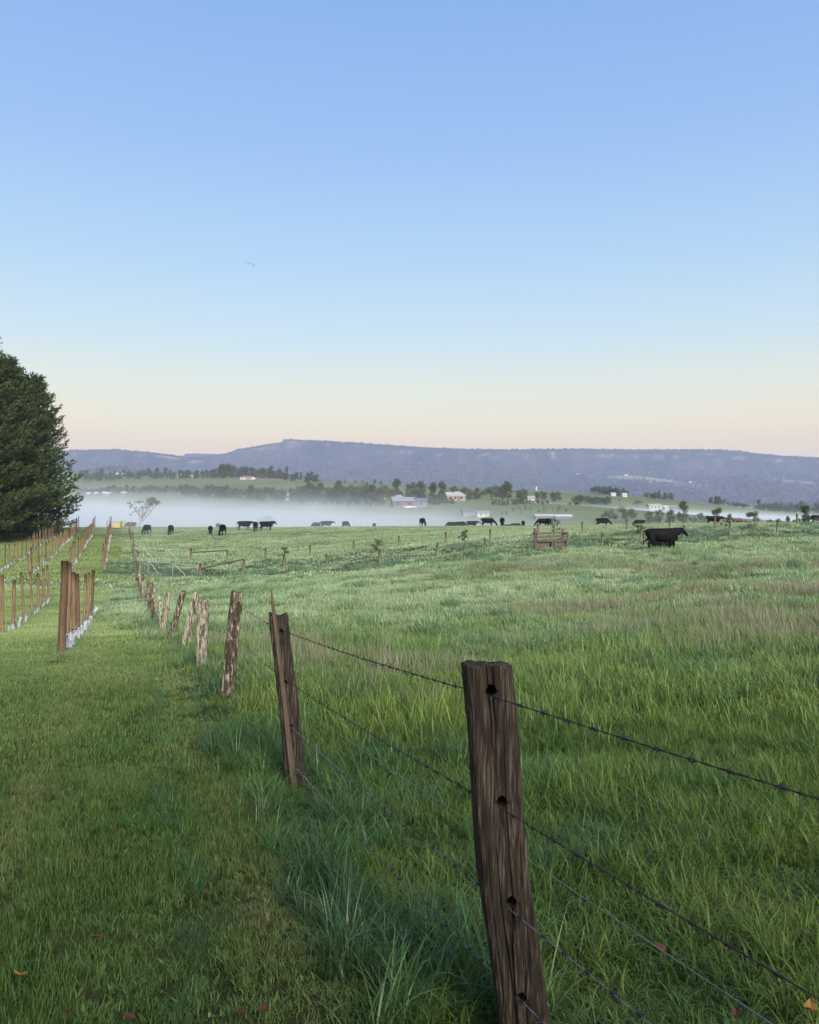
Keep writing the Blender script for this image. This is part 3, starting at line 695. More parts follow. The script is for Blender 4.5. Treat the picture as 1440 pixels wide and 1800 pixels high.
p = jitter(9, 50, .55, 15, seedc, 1.5); scatter('seeding_grass', p, hmod(p, sc3(len(p), .7, 1.2, 15), 115, 1.0, .5), seedv, 'straw coloured seeding grass in drifts across the paddock', 15)
p = jitter(13, 27, .42, 16, lambda x, y: (x > 3 + 2 * vnoise(x * .3, y * .3, 3)) & (vnoise(x * .5, y * .8, 133) > .5), 1.5); scatter('seeding_grass', p, sc3(len(p), .7, 1.15, 16), seedv, 'brownish drift of seeding grass on the right of the paddock', 16)
weedv = variants('lawn_weed', 4, M['lawn'], n=16, rad=.035, L=(.03, .07), w=(.012, .022), th0=(.5, 1.0), th1=(1.0, 1.7), segs=3)
p = jitter(1.4, 9, .2, 17, lambda x, y: is_lawn(x, y) & (vnoise(x * 1.2, y * 1.2, 141) > .62), 1.0); scatter('lawn_weeds', p, sc3(len(p), .6, 1.2, 17), weedv, 'broad leaved weeds and clover scattered through the lawn', 17, 'weeds')
tusv = variants('paddock_tussock', 5, M['verge'], n=150, rad=.2, L=(.16, .36), w=(.004, .008), th0=(.05, .7), th1=(.7, 2.4), segs=5)
p = jitter(2.5, 14, .5, 18, lambda x, y: is_field(x, y) & (x > fence_x(y) + .5) & (vnoise(x * .9, y * .9, 143) > .66), 1.0); scatter('tussock_grass', p, sc3(len(p), .6, 1.1, 18), tusv, 'taller dark tussocks dotted through the near paddock', 18)
tusf = variants('paddock_tussock_far', 4, M['verge'], n=150, rad=.45, L=(.25, .55), w=(.012, .022), th0=(.05, .7), th1=(.7, 2.2), segs=4)
p = jitter(14, 60, 1.3, 19, lambda x, y: is_field(x, y) & (x > fence_x(y) + .8) & (vnoise(x * .35, y * .35, 145) > .64), 1.5); scatter('tussock_grass', p, sc3(len(p), .6, 1.2, 19), tusf, 'taller dull tussocks dotted through the middle paddock', 19)
# the unmown verge under the fence, the tall line left by the mower, the ditch
def vcond(x, y): return (np.abs(x - fence_x(y) + .10) < .26 + .2 * vnoise(x * 2, y * 2, 7)) & ~((y < 2.75) & (x < .62) & (x > .05)) & (vnoise(x * 1.7, y * 1.7, 8) > .28)
p = jitter(1.2, 9, .15, 21, vcond, 1.2); scatter('verge_grass', p, hmod(p, sc3(len(p), .6, 1.15, 21), 121, 1.0, 1.4), vrg0, 'tall arching blue green grass under the near fence', 21)
def vcond2(x, y): return (x - fence_x(y) < .3) & (x - fence_x(y) > -(.38 + 1.25 * smooth(23, 36, y))) & (vnoise(x * 1.1, y * 1.1, 8) > .25)
p = jitter(9, 56, .34, 22, vcond2, 1.5); scatter('verge_grass', p, hmod(p, sc3(len(p), .6, 1.0, 22), 122, .9, .7), vrg1, 'tall bluish verge grass along the leaning fence posts', 22)
def scond(x, y): return (stripe(x, y) < .05) & (vnoise(x * 3, y * 3, 6) > .3)
p = jitter(2.2, 13, .07, 23, scond, 1.2); scatter('verge_grass', p, sc3(len(p), .32, .5, 23), vrg0, 'thin dark line of taller grass left by the mower', 23)
def dcond(x, y): return (np.abs(y - 53.5 + 0.05 * x) < 1.9) & (x < -4)
p = jitter(49, 60, .38, 24, dcond, 2.0); scatter('verge_grass', p, sc3(len(p), .5, .95, 24), vrg1, 'dark long grass growing in the ditch across the lane', 24)
def tcond(x, y):
    yf = np.interp(720 + F * x / np.maximum(y, 1), [200, 352, 942, 1440, 1800], [67, 66, 57, 72, 80])
    return ((y > yf - 3) & (y < yf + 9) & (x > -26) & (vnoise(x * .4, y * .5, 15) > .35))
p = jitter(52, 92, .62, 25, tcond, 3.0); scatter('verge_grass', p, hmod(p, sc3(len(p), 1.0, 2.0, 25), 125, 1.2, .3), vrg1, 'rank ungrazed green grass inside the double fenced strip', 25, spread=.8)
# ------------------------------------------------------------------ weathered fence posts
def post_mesh(name, H, w, dp, seed, na, nz, mat, lean=(0, 0), holes=(), jag=.02, crack=1.0, sink=.15, taper=.92, rough_k=1.0):
    """rounded rectangular hardwood post, fibres and splits as geometry; local origin at ground, lean = offset of the top"""
    th = np.linspace(0, 2 * np.pi, na, endpoint=False)
    if holes:      # more samples on the drilled face (towards -y)
        k = th / (2 * np.pi); th = (k + .085 * np.sin(2 * np.pi * (k * 1 - .75) * 1.0) * -1) * 2 * np.pi
        th = np.sort(th % (2 * np.pi))
    zz = np.linspace(-sink, H, nz); n = 5.0
    TH, Z = np.meshgrid(th, zz)
    a, b = w / 2, dp / 2
    s = (Z + sink) / (H + sink)
    tp = 1 + (taper - 1) * s
    r = 1 / ((np.abs(np.cos(TH)) / a) ** n + (np.abs(np.sin(TH)) / b) ** n) ** (1 / n)
    bx, by = r * np.cos(TH) * tp, r * np.sin(TH) * tp
    per = (np.cumsum(np.hypot(np.diff(bx, axis=1, prepend=bx[:, -1:]), np.diff(by, axis=1, prepend=by[:, -1:])), 1))   # arc length -> even fibres
    q = per
    dis = -.004 * (fbm(q * 90, Z * 5, seed, 3)) - .0035 * vnoise(q * 260, Z * 14, seed + 3) - .018 * (fbm(q * 16, Z * 3.2, seed + 9, 3) - .5)
    ck = np.abs(vnoise(q * 38, Z * 1.6, seed + 21) - .5)
    dis = dis - crack * .014 * (1 - smooth(0, .045, ck)) * smooth(.35, .6, vnoise(q * 9, Z * 2.5, seed + 31))
    dis = dis * rough_k
    rr = np.hypot(bx, by); fx, fy = bx * (1 + dis / rr), by * (1 + dis / rr)
    # seam at th=0: blend so the fibre noise closes
    wob = .02 * (fbm(Z * 1.8, Z * 0, seed + 40, 2) - .5); fx = fx + wob
    Zt = Z + smooth(.86, 1, s) * jag * (fbm(q * 24, q * 0, seed + 50, 4) - .6) * 2.4
    for hx, hzz, hr, hd in holes:
        dist = np.hypot((fx - hx) / hr, (Zt - hzz) / (hr * 1.25)) + .10 * (vnoise(q * 120, Z * 60, seed + 61) - .5)
        fy = fy + np.where((fy < 0), hd * (1 - smooth(.82, 1.02, dist)), 0)
        fy = fy + np.where((fy < 0), .007 * (1 - smooth(.9, 1.8, np.hypot((fx - hx) / hr, np.where(Zt < hzz, (Zt - hzz) / (hr * 3.2), 9)))), 0)   # split running down from the hole
    cx, cyy = lean[0] * (Zt / H), lean[1] * (Zt / H)
    V = np.stack([fx + cx, fy + cyy, Zt], -1)
    allv = [V.reshape(-1, 3)]; top = V[-1]; cen = top.mean(0)
    for k in (.72, .4):
        ring = cen + (top - cen) * k; ring[:, 2] = cen[2] - .004 + jag * .9 * (vnoise(ring[:, 0] * 190, ring[:, 1] * 190, seed + 71) - .6) + (top[:, 2] - cen[2]) * k
        allv.append(ring)
    allv.append(cen[None] - np.array([[0, 0, .008]]))
    V = np.concatenate(allv); rows = nz + 2
    i = np.arange(rows * na).reshape(rows, na); j = np.roll(i, -1, 1)
    f = np.stack([i[:-1], j[:-1], j[1:], i[1:]], -1).reshape(-1, 4).tolist()
    c = rows * na
    f += [(int(i[-1, k]), int(j[-1, k]), c) for k in range(na)]
    return mesh_np(name, V, f, mat, True)

fence_d = [2.6, 6.0, 9.9, 13.0, 17.0, 19.8, 22.6, 25.6, 28.6]
# nearest post: thick, bored holes, leaning towards the lane
b = Vector((.362, 2.62, g(.362, 2.62)))
H1 = 1.222
pm = post_mesh('fence_post', H1, .166, .135, 3, 300, 420, M['post_near'], (-.128, -.03),
               holes=[(-.002, H1 - .078, .0165, .06), (-.004, H1 - .425, .0175, .06), (-.004, H1 - .74, .0175, .06), (-.004, H1 - 1.045, .018, .05)], jag=.009)
post1 = link('fence_post', pm, None, b, R(7)); tag(post1, 'thick dark brown hardwood fence post with round bored wire holes', 'fence post', 'old fence posts along the lane')
# second post: darker, with a long splintered slat
b2 = Vector(((521 - 720) / F * 6.0, 6.0, 0)); b2.z = g(b2.x, b2.y)
e2 = empty('fence_post', b2); tag(e2, 'dark split fence post with a splintered slat standing above it', 'fence post', 'old fence posts along the lane')
link('post', post_mesh('post', 1.25, .155, .13, 17, 180, 260, M['post_near'], (-.13, 0), holes=[(.012, 1.13, .012, .04), (.0, .76, .014, .04), (.01, .44, .012, .04)], jag=.02, crack=1.5), e2, rz=R(6))
sl = MB(); n_ = 9
for k in range(n_):
    s0, s1 = k / n_, (k + 1) / n_
    for s_ in ((s0,) if k else (s0,)):
        pass
pts = [Vector((-.17 + .165 * (1 - k / 10) - .0 , -.085 - .012 * math.sin(k), 1.42 * k / 10 + .01)) for k in range(11)]
rads = [.024 - .0011 * k for k in range(10)] + [.005]
sl.tube(pts, rads, 5)
for i in range(len(sl.v)):
    v = sl.v[i]; sl.v[i] = (v[0], -.085 + (v[1] + .085) * .55 , v[2])
sl.build('slat', M['slat'], e2)
b3 = Vector(((400 - 720) / F * 9.9, 9.9, 0)); b3.z = g(b3.x, b3.y)
p3 = link('fence_post', post_mesh('fence_post', 1.27, .165, .14, 29, 140, 200, M['post_lichen'], (.112, 0), jag=.03, crack=1.6), None, b3, R(10)); tag(p3, 'stout fence post flaking pale lichen, leaning towards the paddock', 'fence post', 'old fence posts along the lane')
b4 = Vector(((355 - 720) / F * 13.0, 13.0, 0)); b4.z = g(b4.x, b4.y)
p4 = link('fence_post', post_mesh('fence_post', 1.06, .185, .15, 37, 110, 150, M['post_pale'], (.03, 0), jag=.02, crack=1.6), None, b4, R(0)); tag(p4, 'upright blocky fence post coated in pale lichen', 'fence post', 'old fence posts along the lane')
special = [(17.0, 322, 1.14, .15, .25, 'forked pale fence post leaning steeply towards the paddock'), (19.8, 300, 1.12, .16, .30, 'grey fence post leaning steeply between two paler posts'),
           (22.6, 285, 1.12, .19, .16, 'broad pale lichened post leaning slightly, fourth of the leaning run')]
for k, (d_, px_, h_, w_, ln_, lab) in enumerate(special):
    bb = Vector(((px_ - 720) / F * d_, d_, 0)); bb.z = g(bb.x, bb.y)
    if k == 0:
        e = empty('fence_post', bb, 0); link('post', post_mesh('post', h_, .11, .12, 43, 70, 90, M['post_pale'], (ln_, 0), jag=.05, crack=1.5), e)
        link('fork', post_mesh('fork', h_ * .98, .06, .08, 44, 40, 70, M['post_pale'], (ln_ * .75, .02), jag=.03), e, (.10, .05, 0)); tag(e, lab, 'fence post', 'old fence posts along the lane')
    else:
        o = link('fence_post', post_mesh('fence_post', h_, w_, .12, 43 + k, 70, 90, M['post_pale'] if k == 2 else M['post_lichen'], (ln_, 0), jag=.04, crack=1.5), None, bb, R(8 * k)); tag(o, lab, 'fence post', 'old fence posts along the lane')
vars_ = [post_mesh('fence_post', 1.08 + .06 * k, .13 + .015 * k, .12, 60 + k, 44, 50, (M['post_pale'], M['post_lichen'])[k % 2], (.05 + .03 * k, .02), jag=.05, crack=1.5) for k in range(4)]
d_ = 25.4; k = 0
_u = ['first', 'second', 'third', 'fourth', 'fifth', 'sixth', 'seventh', 'eighth', 'ninth']
ORD_ = _u + ['tenth', 'eleventh', 'twelfth', 'thirteenth', 'fourteenth', 'fifteenth', 'sixteenth', 'seventeenth', 'eighteenth', 'nineteenth', 'twentieth'] + ['twenty ' + w for w in _u] + ['thirtieth'] + ['thirty ' + w for w in _u] + ['fortieth'] + ['forty ' + w for w in _u]
while d_ < 132:
    x_ = float(fence_x(d_)) + random.uniform(-.08, .08) + (.25 if d_ > 60 else 0)
    o = link('fence_post', vars_[k % 4], None, (x_, d_, g(x_, d_)), random.uniform(-.5, .5)); o.scale = (random.uniform(.8, 1.15),) * 2 + (random.uniform(.88, 1.1),)
    o.rotation_euler = (random.uniform(-.05, .05), random.uniform(-.08, .10), random.uniform(-3, 3))
    tag(o, f'{ORD_[k]} old lichened fence post after the leaning run' if d_ < 52 else f'{ORD_[k]} old fence post after the leaning run, climbing beyond the ditch', 'fence post', 'old fence posts along the lane')
    d_ += random.uniform(2.6, 3.4); k += 1

# ------------------------------------------------------------------ wires
def wire_path(hs):
    """strand through the posts: list of (x, y, z) with a little sag"""
    pts = []
    for (p0, p1) in zip(hs, hs[1:]):
        L_ = (Vector(p1) - Vector(p0)).length; n = max(3, int(L_ / .35))
        for i in range(n):
            u = i / n; v = Vector(p0).lerp(Vector(p1), u); v.z -= 4 * u * (1 - u) * .012 * L_ / 3; pts.append(v)
    pts.append(Vector(hs[-1])); return pts
def wire_nodes(below, off=0.0):
    """height given below the post tops; follows the ground"""
    out = []
    for d_ in [-2.4, .2, 2.62, 6.0, 9.9, 13.0, 17.0, 19.8, 22.6, 25.5, 28.5, 33, 38, 43, 48, 53, 60, 68, 78, 90]:
        x_ = float(fence_x(d_)); zt = float(gz0(x_, d_)[0]) + 1.12 - below
        if abs(d_ - 2.62) < .01: x_ = .366 - .128 * (1.222 - below) / 1.222; zt = b.z + H1 - below * 1.0 + .0; d_ = 2.522
        elif abs(d_ - 6.0) < .01: x_ = b2.x - .13 * (1.2 - below) / 1.25; zt = b2.z + 1.25 - below * 1.06 - .02
        elif abs(d_ - 9.9) < .01: x_ = b3.x + .112 * (1.2 - below) / 1.25; zt = b3.z + 1.25 - below * 1.06 - .03
        if d_ < 2: x_ = .26 + (.61 if below < .2 else .50) * (2.52 - d_); zt = b.z + H1 - below + .012 * (2.5 - d_)
        out.append((x_ + (off if d_ > 0 else off), d_, zt))
    return out
bm_ = MB()
for k in range(4):
    a_ = k * math.pi / 2 + .4; dz = (-1) ** k
    bm_.tube([(-.004 * dz, 0, 0), (.004 * dz + .006 * math.cos(a_), .013 * math.cos(a_ + .6), .014 * math.sin(a_ + .6))], [.0011, .0004], 4)
bm_.tube([(-.006, 0, 0), (.006, 0, 0)], .0032, 5)
barb_mesh = bm_.mesh('barb', M['wire_dark'])
def barbed(below, label, mat, near_limit=4.6):
    pts = wire_path(wire_nodes(below))
    # resample finely near the camera, twist two strands
    fine = []
    for p0, p1 in zip(pts, pts[1:]):
        n = max(1, int((p1 - p0).length / (.02 if p0.y < 7 else .5)))
        fine += [p0.lerp(p1, i / n) for i in range(n)]
    root = None
    m = MB()
    for ph in (0, math.pi):
        tw = []
        s_ = 0
        for i, p in enumerate(fine):
            if i: s_ += (p - fine[i - 1]).length
            r_ = .0015 if p.y < 7 else .0; q = s_ * 2 * math.pi / .09 + ph
            tw.append(p + Vector((math.cos(q) * r_ * .9, 0, math.sin(q) * r_)))
        rad = [.0013 if p.y < 7 else .0013 + .0001 * (p.y - 7) for p in fine]
        m.tube(tw, rad, 4, False)
        if ph == 0: pass
    o = m.build('barbed_wire', mat); tag(o, label, 'wire', 'fence wires')
    # barbs
    s_ = 0; nxt = .05; far = MB(); dirv = None
    for p0, p1 in zip(fine, fine[1:]):
        L_ = (p1 - p0).length; s_ += L_
        if s_ > nxt and p1.y > .3:
            nxt = s_ + .098 + random.uniform(-.008, .008)
            t_ = (p1 - p0).normalized(); ang = math.atan2(t_.y, t_.x)
            if p1.y < near_limit:
                c = link('barb', barb_mesh, o, p1); c.rotation_euler = (random.uniform(0, 6.28), -math.asin(t_.z), ang); c.scale = (1.45,) * 3
            elif p1.y < 12:
                for k in range(2):
                    v_ = Vector((random.uniform(-1, 1), random.uniform(-1, 1), random.uniform(-1, 1))).normalized() * .015
                    far.tube([p1 - v_, p1 + v_], .0016, 3)
    if far.v:
        c = far.build('barbs', mat, o); c['kind'] = 'stuff'
barbed(.092, 'dark twisted barbed wire, topmost strand of the old fence', M['wire_dark'])
barbed(.44, 'dark barbed wire, second strand below the post tops', M['wire_dark'])
barbed(.755, 'grey barbed wire, third barbed strand of the old fence', M['wire'])
barbed(1.03, 'lowest barbed wire sagging into the long grass', M['wire'])
pts = wire_path([(x_, y_ + .085, z_) for x_, y_, z_ in wire_nodes(.60, .03)])
o = MB().tube(pts, [.0016 + .0001 * max(0, p.y - 3) for p in pts], 5).build('plain_wire', M['wire']); tag(o, 'taut shiny plain wire running behind the fence posts', 'wire', 'fence wires')

# ------------------------------------------------------------------ vineyard
def vine_post_mesh(name, h, r, seed):
    m = MB(); n = 10; rings = 5; random.seed(seed)
    pts = [(random.uniform(-.006, .006), random.uniform(-.006, .006), -.1 + (h + .1) * k / rings) for k in range(rings + 1)]
    m.tube(pts, [r * (1 - .06 * k / rings) for k in range(rings + 1)], n); return m.mesh(name, M['vine_post'], True)
vp = [vine_post_mesh('vineyard_post', 1.86, .048 + .006 * k, k) for k in range(4)]
vp_end = vine_post_mesh('vineyard_post', 1.84, .076, 9)
def sleeve(seed):
    random.seed(seed); m = MB(); hh = random.uniform(.16, .32); r = random.uniform(.03, .06)
    k = len(m.v); n = 9
    for j, (zz, f) in enumerate(((0, 1.15), (hh * .35, .95), (hh * .7, 1.05), (hh, .85))):
        for i in range(n):
            a_ = 2 * math.pi * i / n; rr = r * f * random.uniform(.75, 1.25); m.v.append((rr * math.cos(a_) * 1.25 + .04 * zz, rr * math.sin(a_) * .7, zz + random.uniform(-.03, .03)))
    for j in range(3):
        for i in range(n): m.f.append((k + j * n + i, k + j * n + (i + 1) % n, k + (j + 1) * n + (i + 1) % n, k + (j + 1) * n + i))
    m.f.append(tuple(k + 3 * n + i for i in range(n)))
    return m.mesh('vine_guard', M['white_plastic'])
slv = [sleeve(k) for k in range(5)]
random.seed(77)
ORD = ORD_
row_lab = {0: 'row beside the lane', 1: 'second row from the lane', 2: 'third row from the lane', 3: 'row nearest the pine trees', 4: 'outermost row under the pine trees'}
def row_x(off, d_): return -1.17 - .355 * d_ - off
for ri in range(4):
    off = 2.65 * ri
    segs = []
    if ri == 0: segs = [(16.5, 39.5), (66, 136)]
    elif ri == 1: segs = [(27.1, 46.5), (64, 138)]
    elif ri == 2: segs = [(59, 136)]
    else: segs = [(57, 134)]
    for (d0, d1) in segs:
        d_ = d0; k = 0; where = 'before the ditch' if d1 < 60 else 'climbing beyond the ditch'; hp = []
        while d_ < d1:
            x_ = row_x(off, d_) + random.uniform(-.06, .06); z_ = g(x_, d_)
            endp = (ri == 0 and k == 0 and d0 < 20)
            o = link('vineyard_post', vp_end if endp else vp[random.randrange(4)], None, (x_, d_, z_), random.uniform(0, 6))
            o.rotation_euler = (random.uniform(-.025, .025), .035 if endp else random.uniform(-.045, .06), random.uniform(0, 6) if not endp else 0)
            if not endp: o.scale = (1, 1, random.uniform(.93, 1.08))
            tag(o, 'thick brown end post starting the vineyard row beside the lane' if endp else (f'{ORD[k]} brown vine post of the {row_lab[ri]}, counted towards the ditch' if d1 < 60 else f'{ORD[k]} brown vine post uphill from the ditch, {row_lab[ri]}'), 'post', f'vineyard posts {where}')
            hp.append((x_ + .10, d_, z_ + .36)); d_ += 3.0 + random.uniform(-.12, .12); k += 1
        # drip hose tied along the row
        fine = []
        for p0, p1 in zip(hp, hp[1:]):
            for i in range(4):
                u = i / 4; fine.append(Vector(p0).lerp(Vector(p1), u) - Vector((0, 0, .10 * 4 * u * (1 - u))))
        fine.append(Vector(hp[-1]))
        o = MB().tube(fine, [.012 + .00012 * p.y for p in fine], 5).build('drip_hose', M['hose']); tag(o, f'thin pale drip hose slung along the vineyard {row_lab[ri]}{", near" if d1 < 60 else ", far"} part', 'hose', 'drip hoses along the vine rows')
        dens = 1.15 if d1 < 60 else 1.3
        ng_ = 0; lim = d1 if d1 < 60 else min(d1, 118)
        dd = d0 + .7
        while dd < lim - 1:
            if random.random() < (.86 if d1 < 60 else .6):
                x_ = row_x(off, dd) + .14 + random.uniform(-.05, .05)
                o = link('vine_guard', slv[random.randrange(5)], None, (x_, dd, g(x_, dd) + .0), random.uniform(0, 6)); o.scale = (random.uniform(.8, 1.2),) * 3
                o.rotation_euler = (random.uniform(-.2, .2), random.uniform(-.2, .2), random.uniform(0, 6))
                ng_ += 1; tag(o, f'{ORD[ng_ - 1]} small white plastic vine guard {"towards" if d1 < 60 else "uphill from"} the ditch, {row_lab[ri]}', 'vine guard', f'white vine guards {where}')
            dd += dens * random.uniform(.8, 1.2)
    if ri == 1:
        pass
# ------------------------------------------------------------------ double fence across the paddock
def fp_mesh(h, r, s):
    m = MB(); m.tube([(0, 0, -.25), (.01 * s, 0, h * .5), (0, 0, h)], [r, r * .97, r * .93], 9); return m.mesh('paddock_post', M['farm_post'], True)
fpm = [fp_mesh(1.18, .10, 1), fp_mesh(1.12, .092, -1), fp_mesh(1.26, .09, 0)]
front = [(352, 66), (429, 64.9), (500, 63.8), (574, 62.7), (668, 61.3), (769, 59.7), (853, 58.4), (1059, 60), (1127, 62), (1202, 64.4), (1283, 67), (1367, 69.7), (1452, 72.5)]
back = [(336, 79), (400, 77.5), (467, 76), (545, 74), (622, 73.2), (702, 72), (784, 71), (862, 70.2), (946, 70.6), (1024, 72), (1102, 75), (1178, 76.5), (1257, 77.5), (1328, 79), (1402, 80.5), (1475, 82)]
lines = {}
for nm, ln in (('front', front), ('back', back)):
    pl = []
    for k, (px_, d_) in enumerate(ln):
        p_ = at(px_, d_)
        big = k == 0
        o = link('paddock_post', fpm[2 if big else k % 2], None, p_, k); o.rotation_euler = (random.uniform(-.03, .03), random.uniform(-.03, .03), k)
        if big: o.scale = (1.25, 1.25, 1.0)
        tag(o, ('thick gate post' if big else f'{ORD[k - 1]} weathered round post from the gate') + (' in the near fence of the double fenced strip' if nm == 'front' else ' in the far fence of the double fenced strip'), 'fence post', f'paddock fence posts, {"near" if nm == "front" else "far"} line')
        pl.append(p_)
    lines[nm] = pl
    for k, hh in enumerate((1.05, .7, .35)):
        m = MB(); m.tube([(p_.x, p_.y - .09, p_.z + hh) for p_ in pl], .004, 4, False)
        o = m.build('fence_wire', M['wire']); tag(o, f'{("upper", "middle", "lower")[k]} thin wire of the {"near" if nm == "front" else "far"} fence of the double fenced strip', 'wire', 'paddock fence wires')
    m = MB(); p0, p1 = pl[0], pl[1]
    m.tube([(p0.x + .1, p0.y, p0.z + .86), (p1.x - .05, p1.y, p1.z + 1.12)], .06, 8)
    o = m.build('stay_rail', M['rail']); tag(o, f'heavy brown brace rail between the gate post and the next post, {"near" if nm == "front" else "far"} fence', 'rail', 'brace rails of the double fence')
    # the gate closing the strip against the lane fence
    gx0 = float(fence_x(p0.y)) + 1.0; ga = Vector((gx0, p0.y, g(gx0, p0.y))); gb = p0 - Vector((.25, 0, 0)); zt = 1.08
    e = empty('farm_gate', ga); tag(e, f'light galvanised mesh farm gate with slanting stays, {"near" if nm == "front" else "far"} side of the strip', 'gate', 'galvanised farm gates')
    W_ = gb - ga; q0, q1 = Vector((0, 0, .15)), Vector((W_.x, W_.y, W_.z + .15))
    up = Vector((0, 0, zt - .15)); mid = (q0 + q1) / 2
    MB().tube([q0, q1], .02, 6).build('rail', M['galv'], e); MB().tube([q0 + up, q1 + up], .024, 6).build('rail', M['galv'], e)
    for f_ in (0, .5, 1): s_ = q0.lerp(q1, f_); MB().tube([s_, s_ + up], .02, 6).build('upright', M['galv'], e)
    for (a_, c_) in ((.02, .22), (.52, .78)):
        MB().tube([q0.lerp(q1, a_) + up, q0.lerp(q1, c_)], .017, 6).build('stay', M['galv'], e)
    m = MB()
    for i in range(1, 7): m.tube([q0 + up * i / 7, q1 + up * i / 7], .0025, 3)
    for i in range(1, 36): s_ = q0.lerp(q1, i / 36); m.tube([s_, s_ + up], .002, 3)
    m.build('mesh_wire', M['wire'], e)

# timber pen round a trough
pc = at(968, 57); e = empty('timber_pen', pc); tag(e, 'weathered timber rail pen around a brown trough in the long grass', 'pen')
hw = 1.07
for sx, sy, hh in ((-1, -.5, 1.28), (1, -.5, 1.18), (-.9, 1.0, 1.42), (.95, 1.0, 1.36)):
    MB().box((sx * hw, sy, hh / 2 - .1), (.15, .15, hh + .2)).build('post', M['rail'], e)
for zz, dz in ((.56, .05), (.82, .08), (1.06, .10)):
    for yy in (-.60, .93):
        m = MB(); m.tube([(-hw, yy, zz + (.0 if yy > 0 else 0)), (0, yy - .01, zz + dz * .4), (hw, yy, zz + dz)], [.055, .05, .055], 6); o = m.build('rail', M['rail'], e)
for sx in (-1, 1):
    MB().tube([(sx * hw, -.5, 1.0), (sx * hw, 1.0, 1.05)], .06, 6).build('rail', M['rail'], e)
for k in range(6): MB().box((-hw + .22 + k * .345, -.40, .26), (.335, .04, .46 + .03 * (k % 2))).build('board', M['redwood'], e)
MB().box((0, .1, .42), (1.95, .06, .1)).build('trough_edge', M['redwood'], e)
for sx in (.02, .22): MB().box((sx, -.68, .22), (.13, .06, .66)).build('stake', M['rail'], e)

# ------------------------------------------------------------------ leafy things
def leaf_cloud(cent, rad, n, size, seed, flat=.0):
    """n leaf quads spread in ellipsoidal clumps -> verts, faces, r"""
    g_ = np.random.default_rng(seed); cent = np.array(cent, float); rad = np.array(rad, float)
    if rad.ndim == 1: rad = np.stack([rad, rad, rad * .8], 1)
    w = rad[:, 0] ** 2; k = g_.choice(len(cent), n, p=w / w.sum())
    dv = g_.normal(size=(n, 3)); dv /= np.linalg.norm(dv, axis=1)[:, None]
    rr = g_.random(n) ** .4 * (1 + .35 * (g_.random(n) > .9))
    pos = cent[k] + dv * rad[k] * rr[:, None]
    nrm = dv + g_.normal(size=(n, 3)) * .7 + np.array([0, 0, .35]); nrm /= np.linalg.norm(nrm, axis=1)[:, None]
    u = np.cross(nrm, g_.normal(size=(n, 3))); u /= np.linalg.norm(u, axis=1)[:, None]; v = np.cross(nrm, u)
    s = size * g_.uniform(.6, 1.4, n)[:, None]
    V = np.stack([pos - u * s * .5, pos + v * s * .28, pos + u * s * .5, pos - v * s * .28], 1).reshape(-1, 3)
    r = np.repeat(g_.random(n) * .5 + .5 * g_.random(len(cent))[k], 4)
    return V, np.arange(n * 4).reshape(-1, 4), r
def cloud_mesh(name, V, Fc, r, mat):
    me = mesh_np(name, V, Fc, mat); a_ = me.attributes.new('r', 'FLOAT', 'POINT'); a_.data.foreach_set('value', np.asarray(r, np.float32)); return me
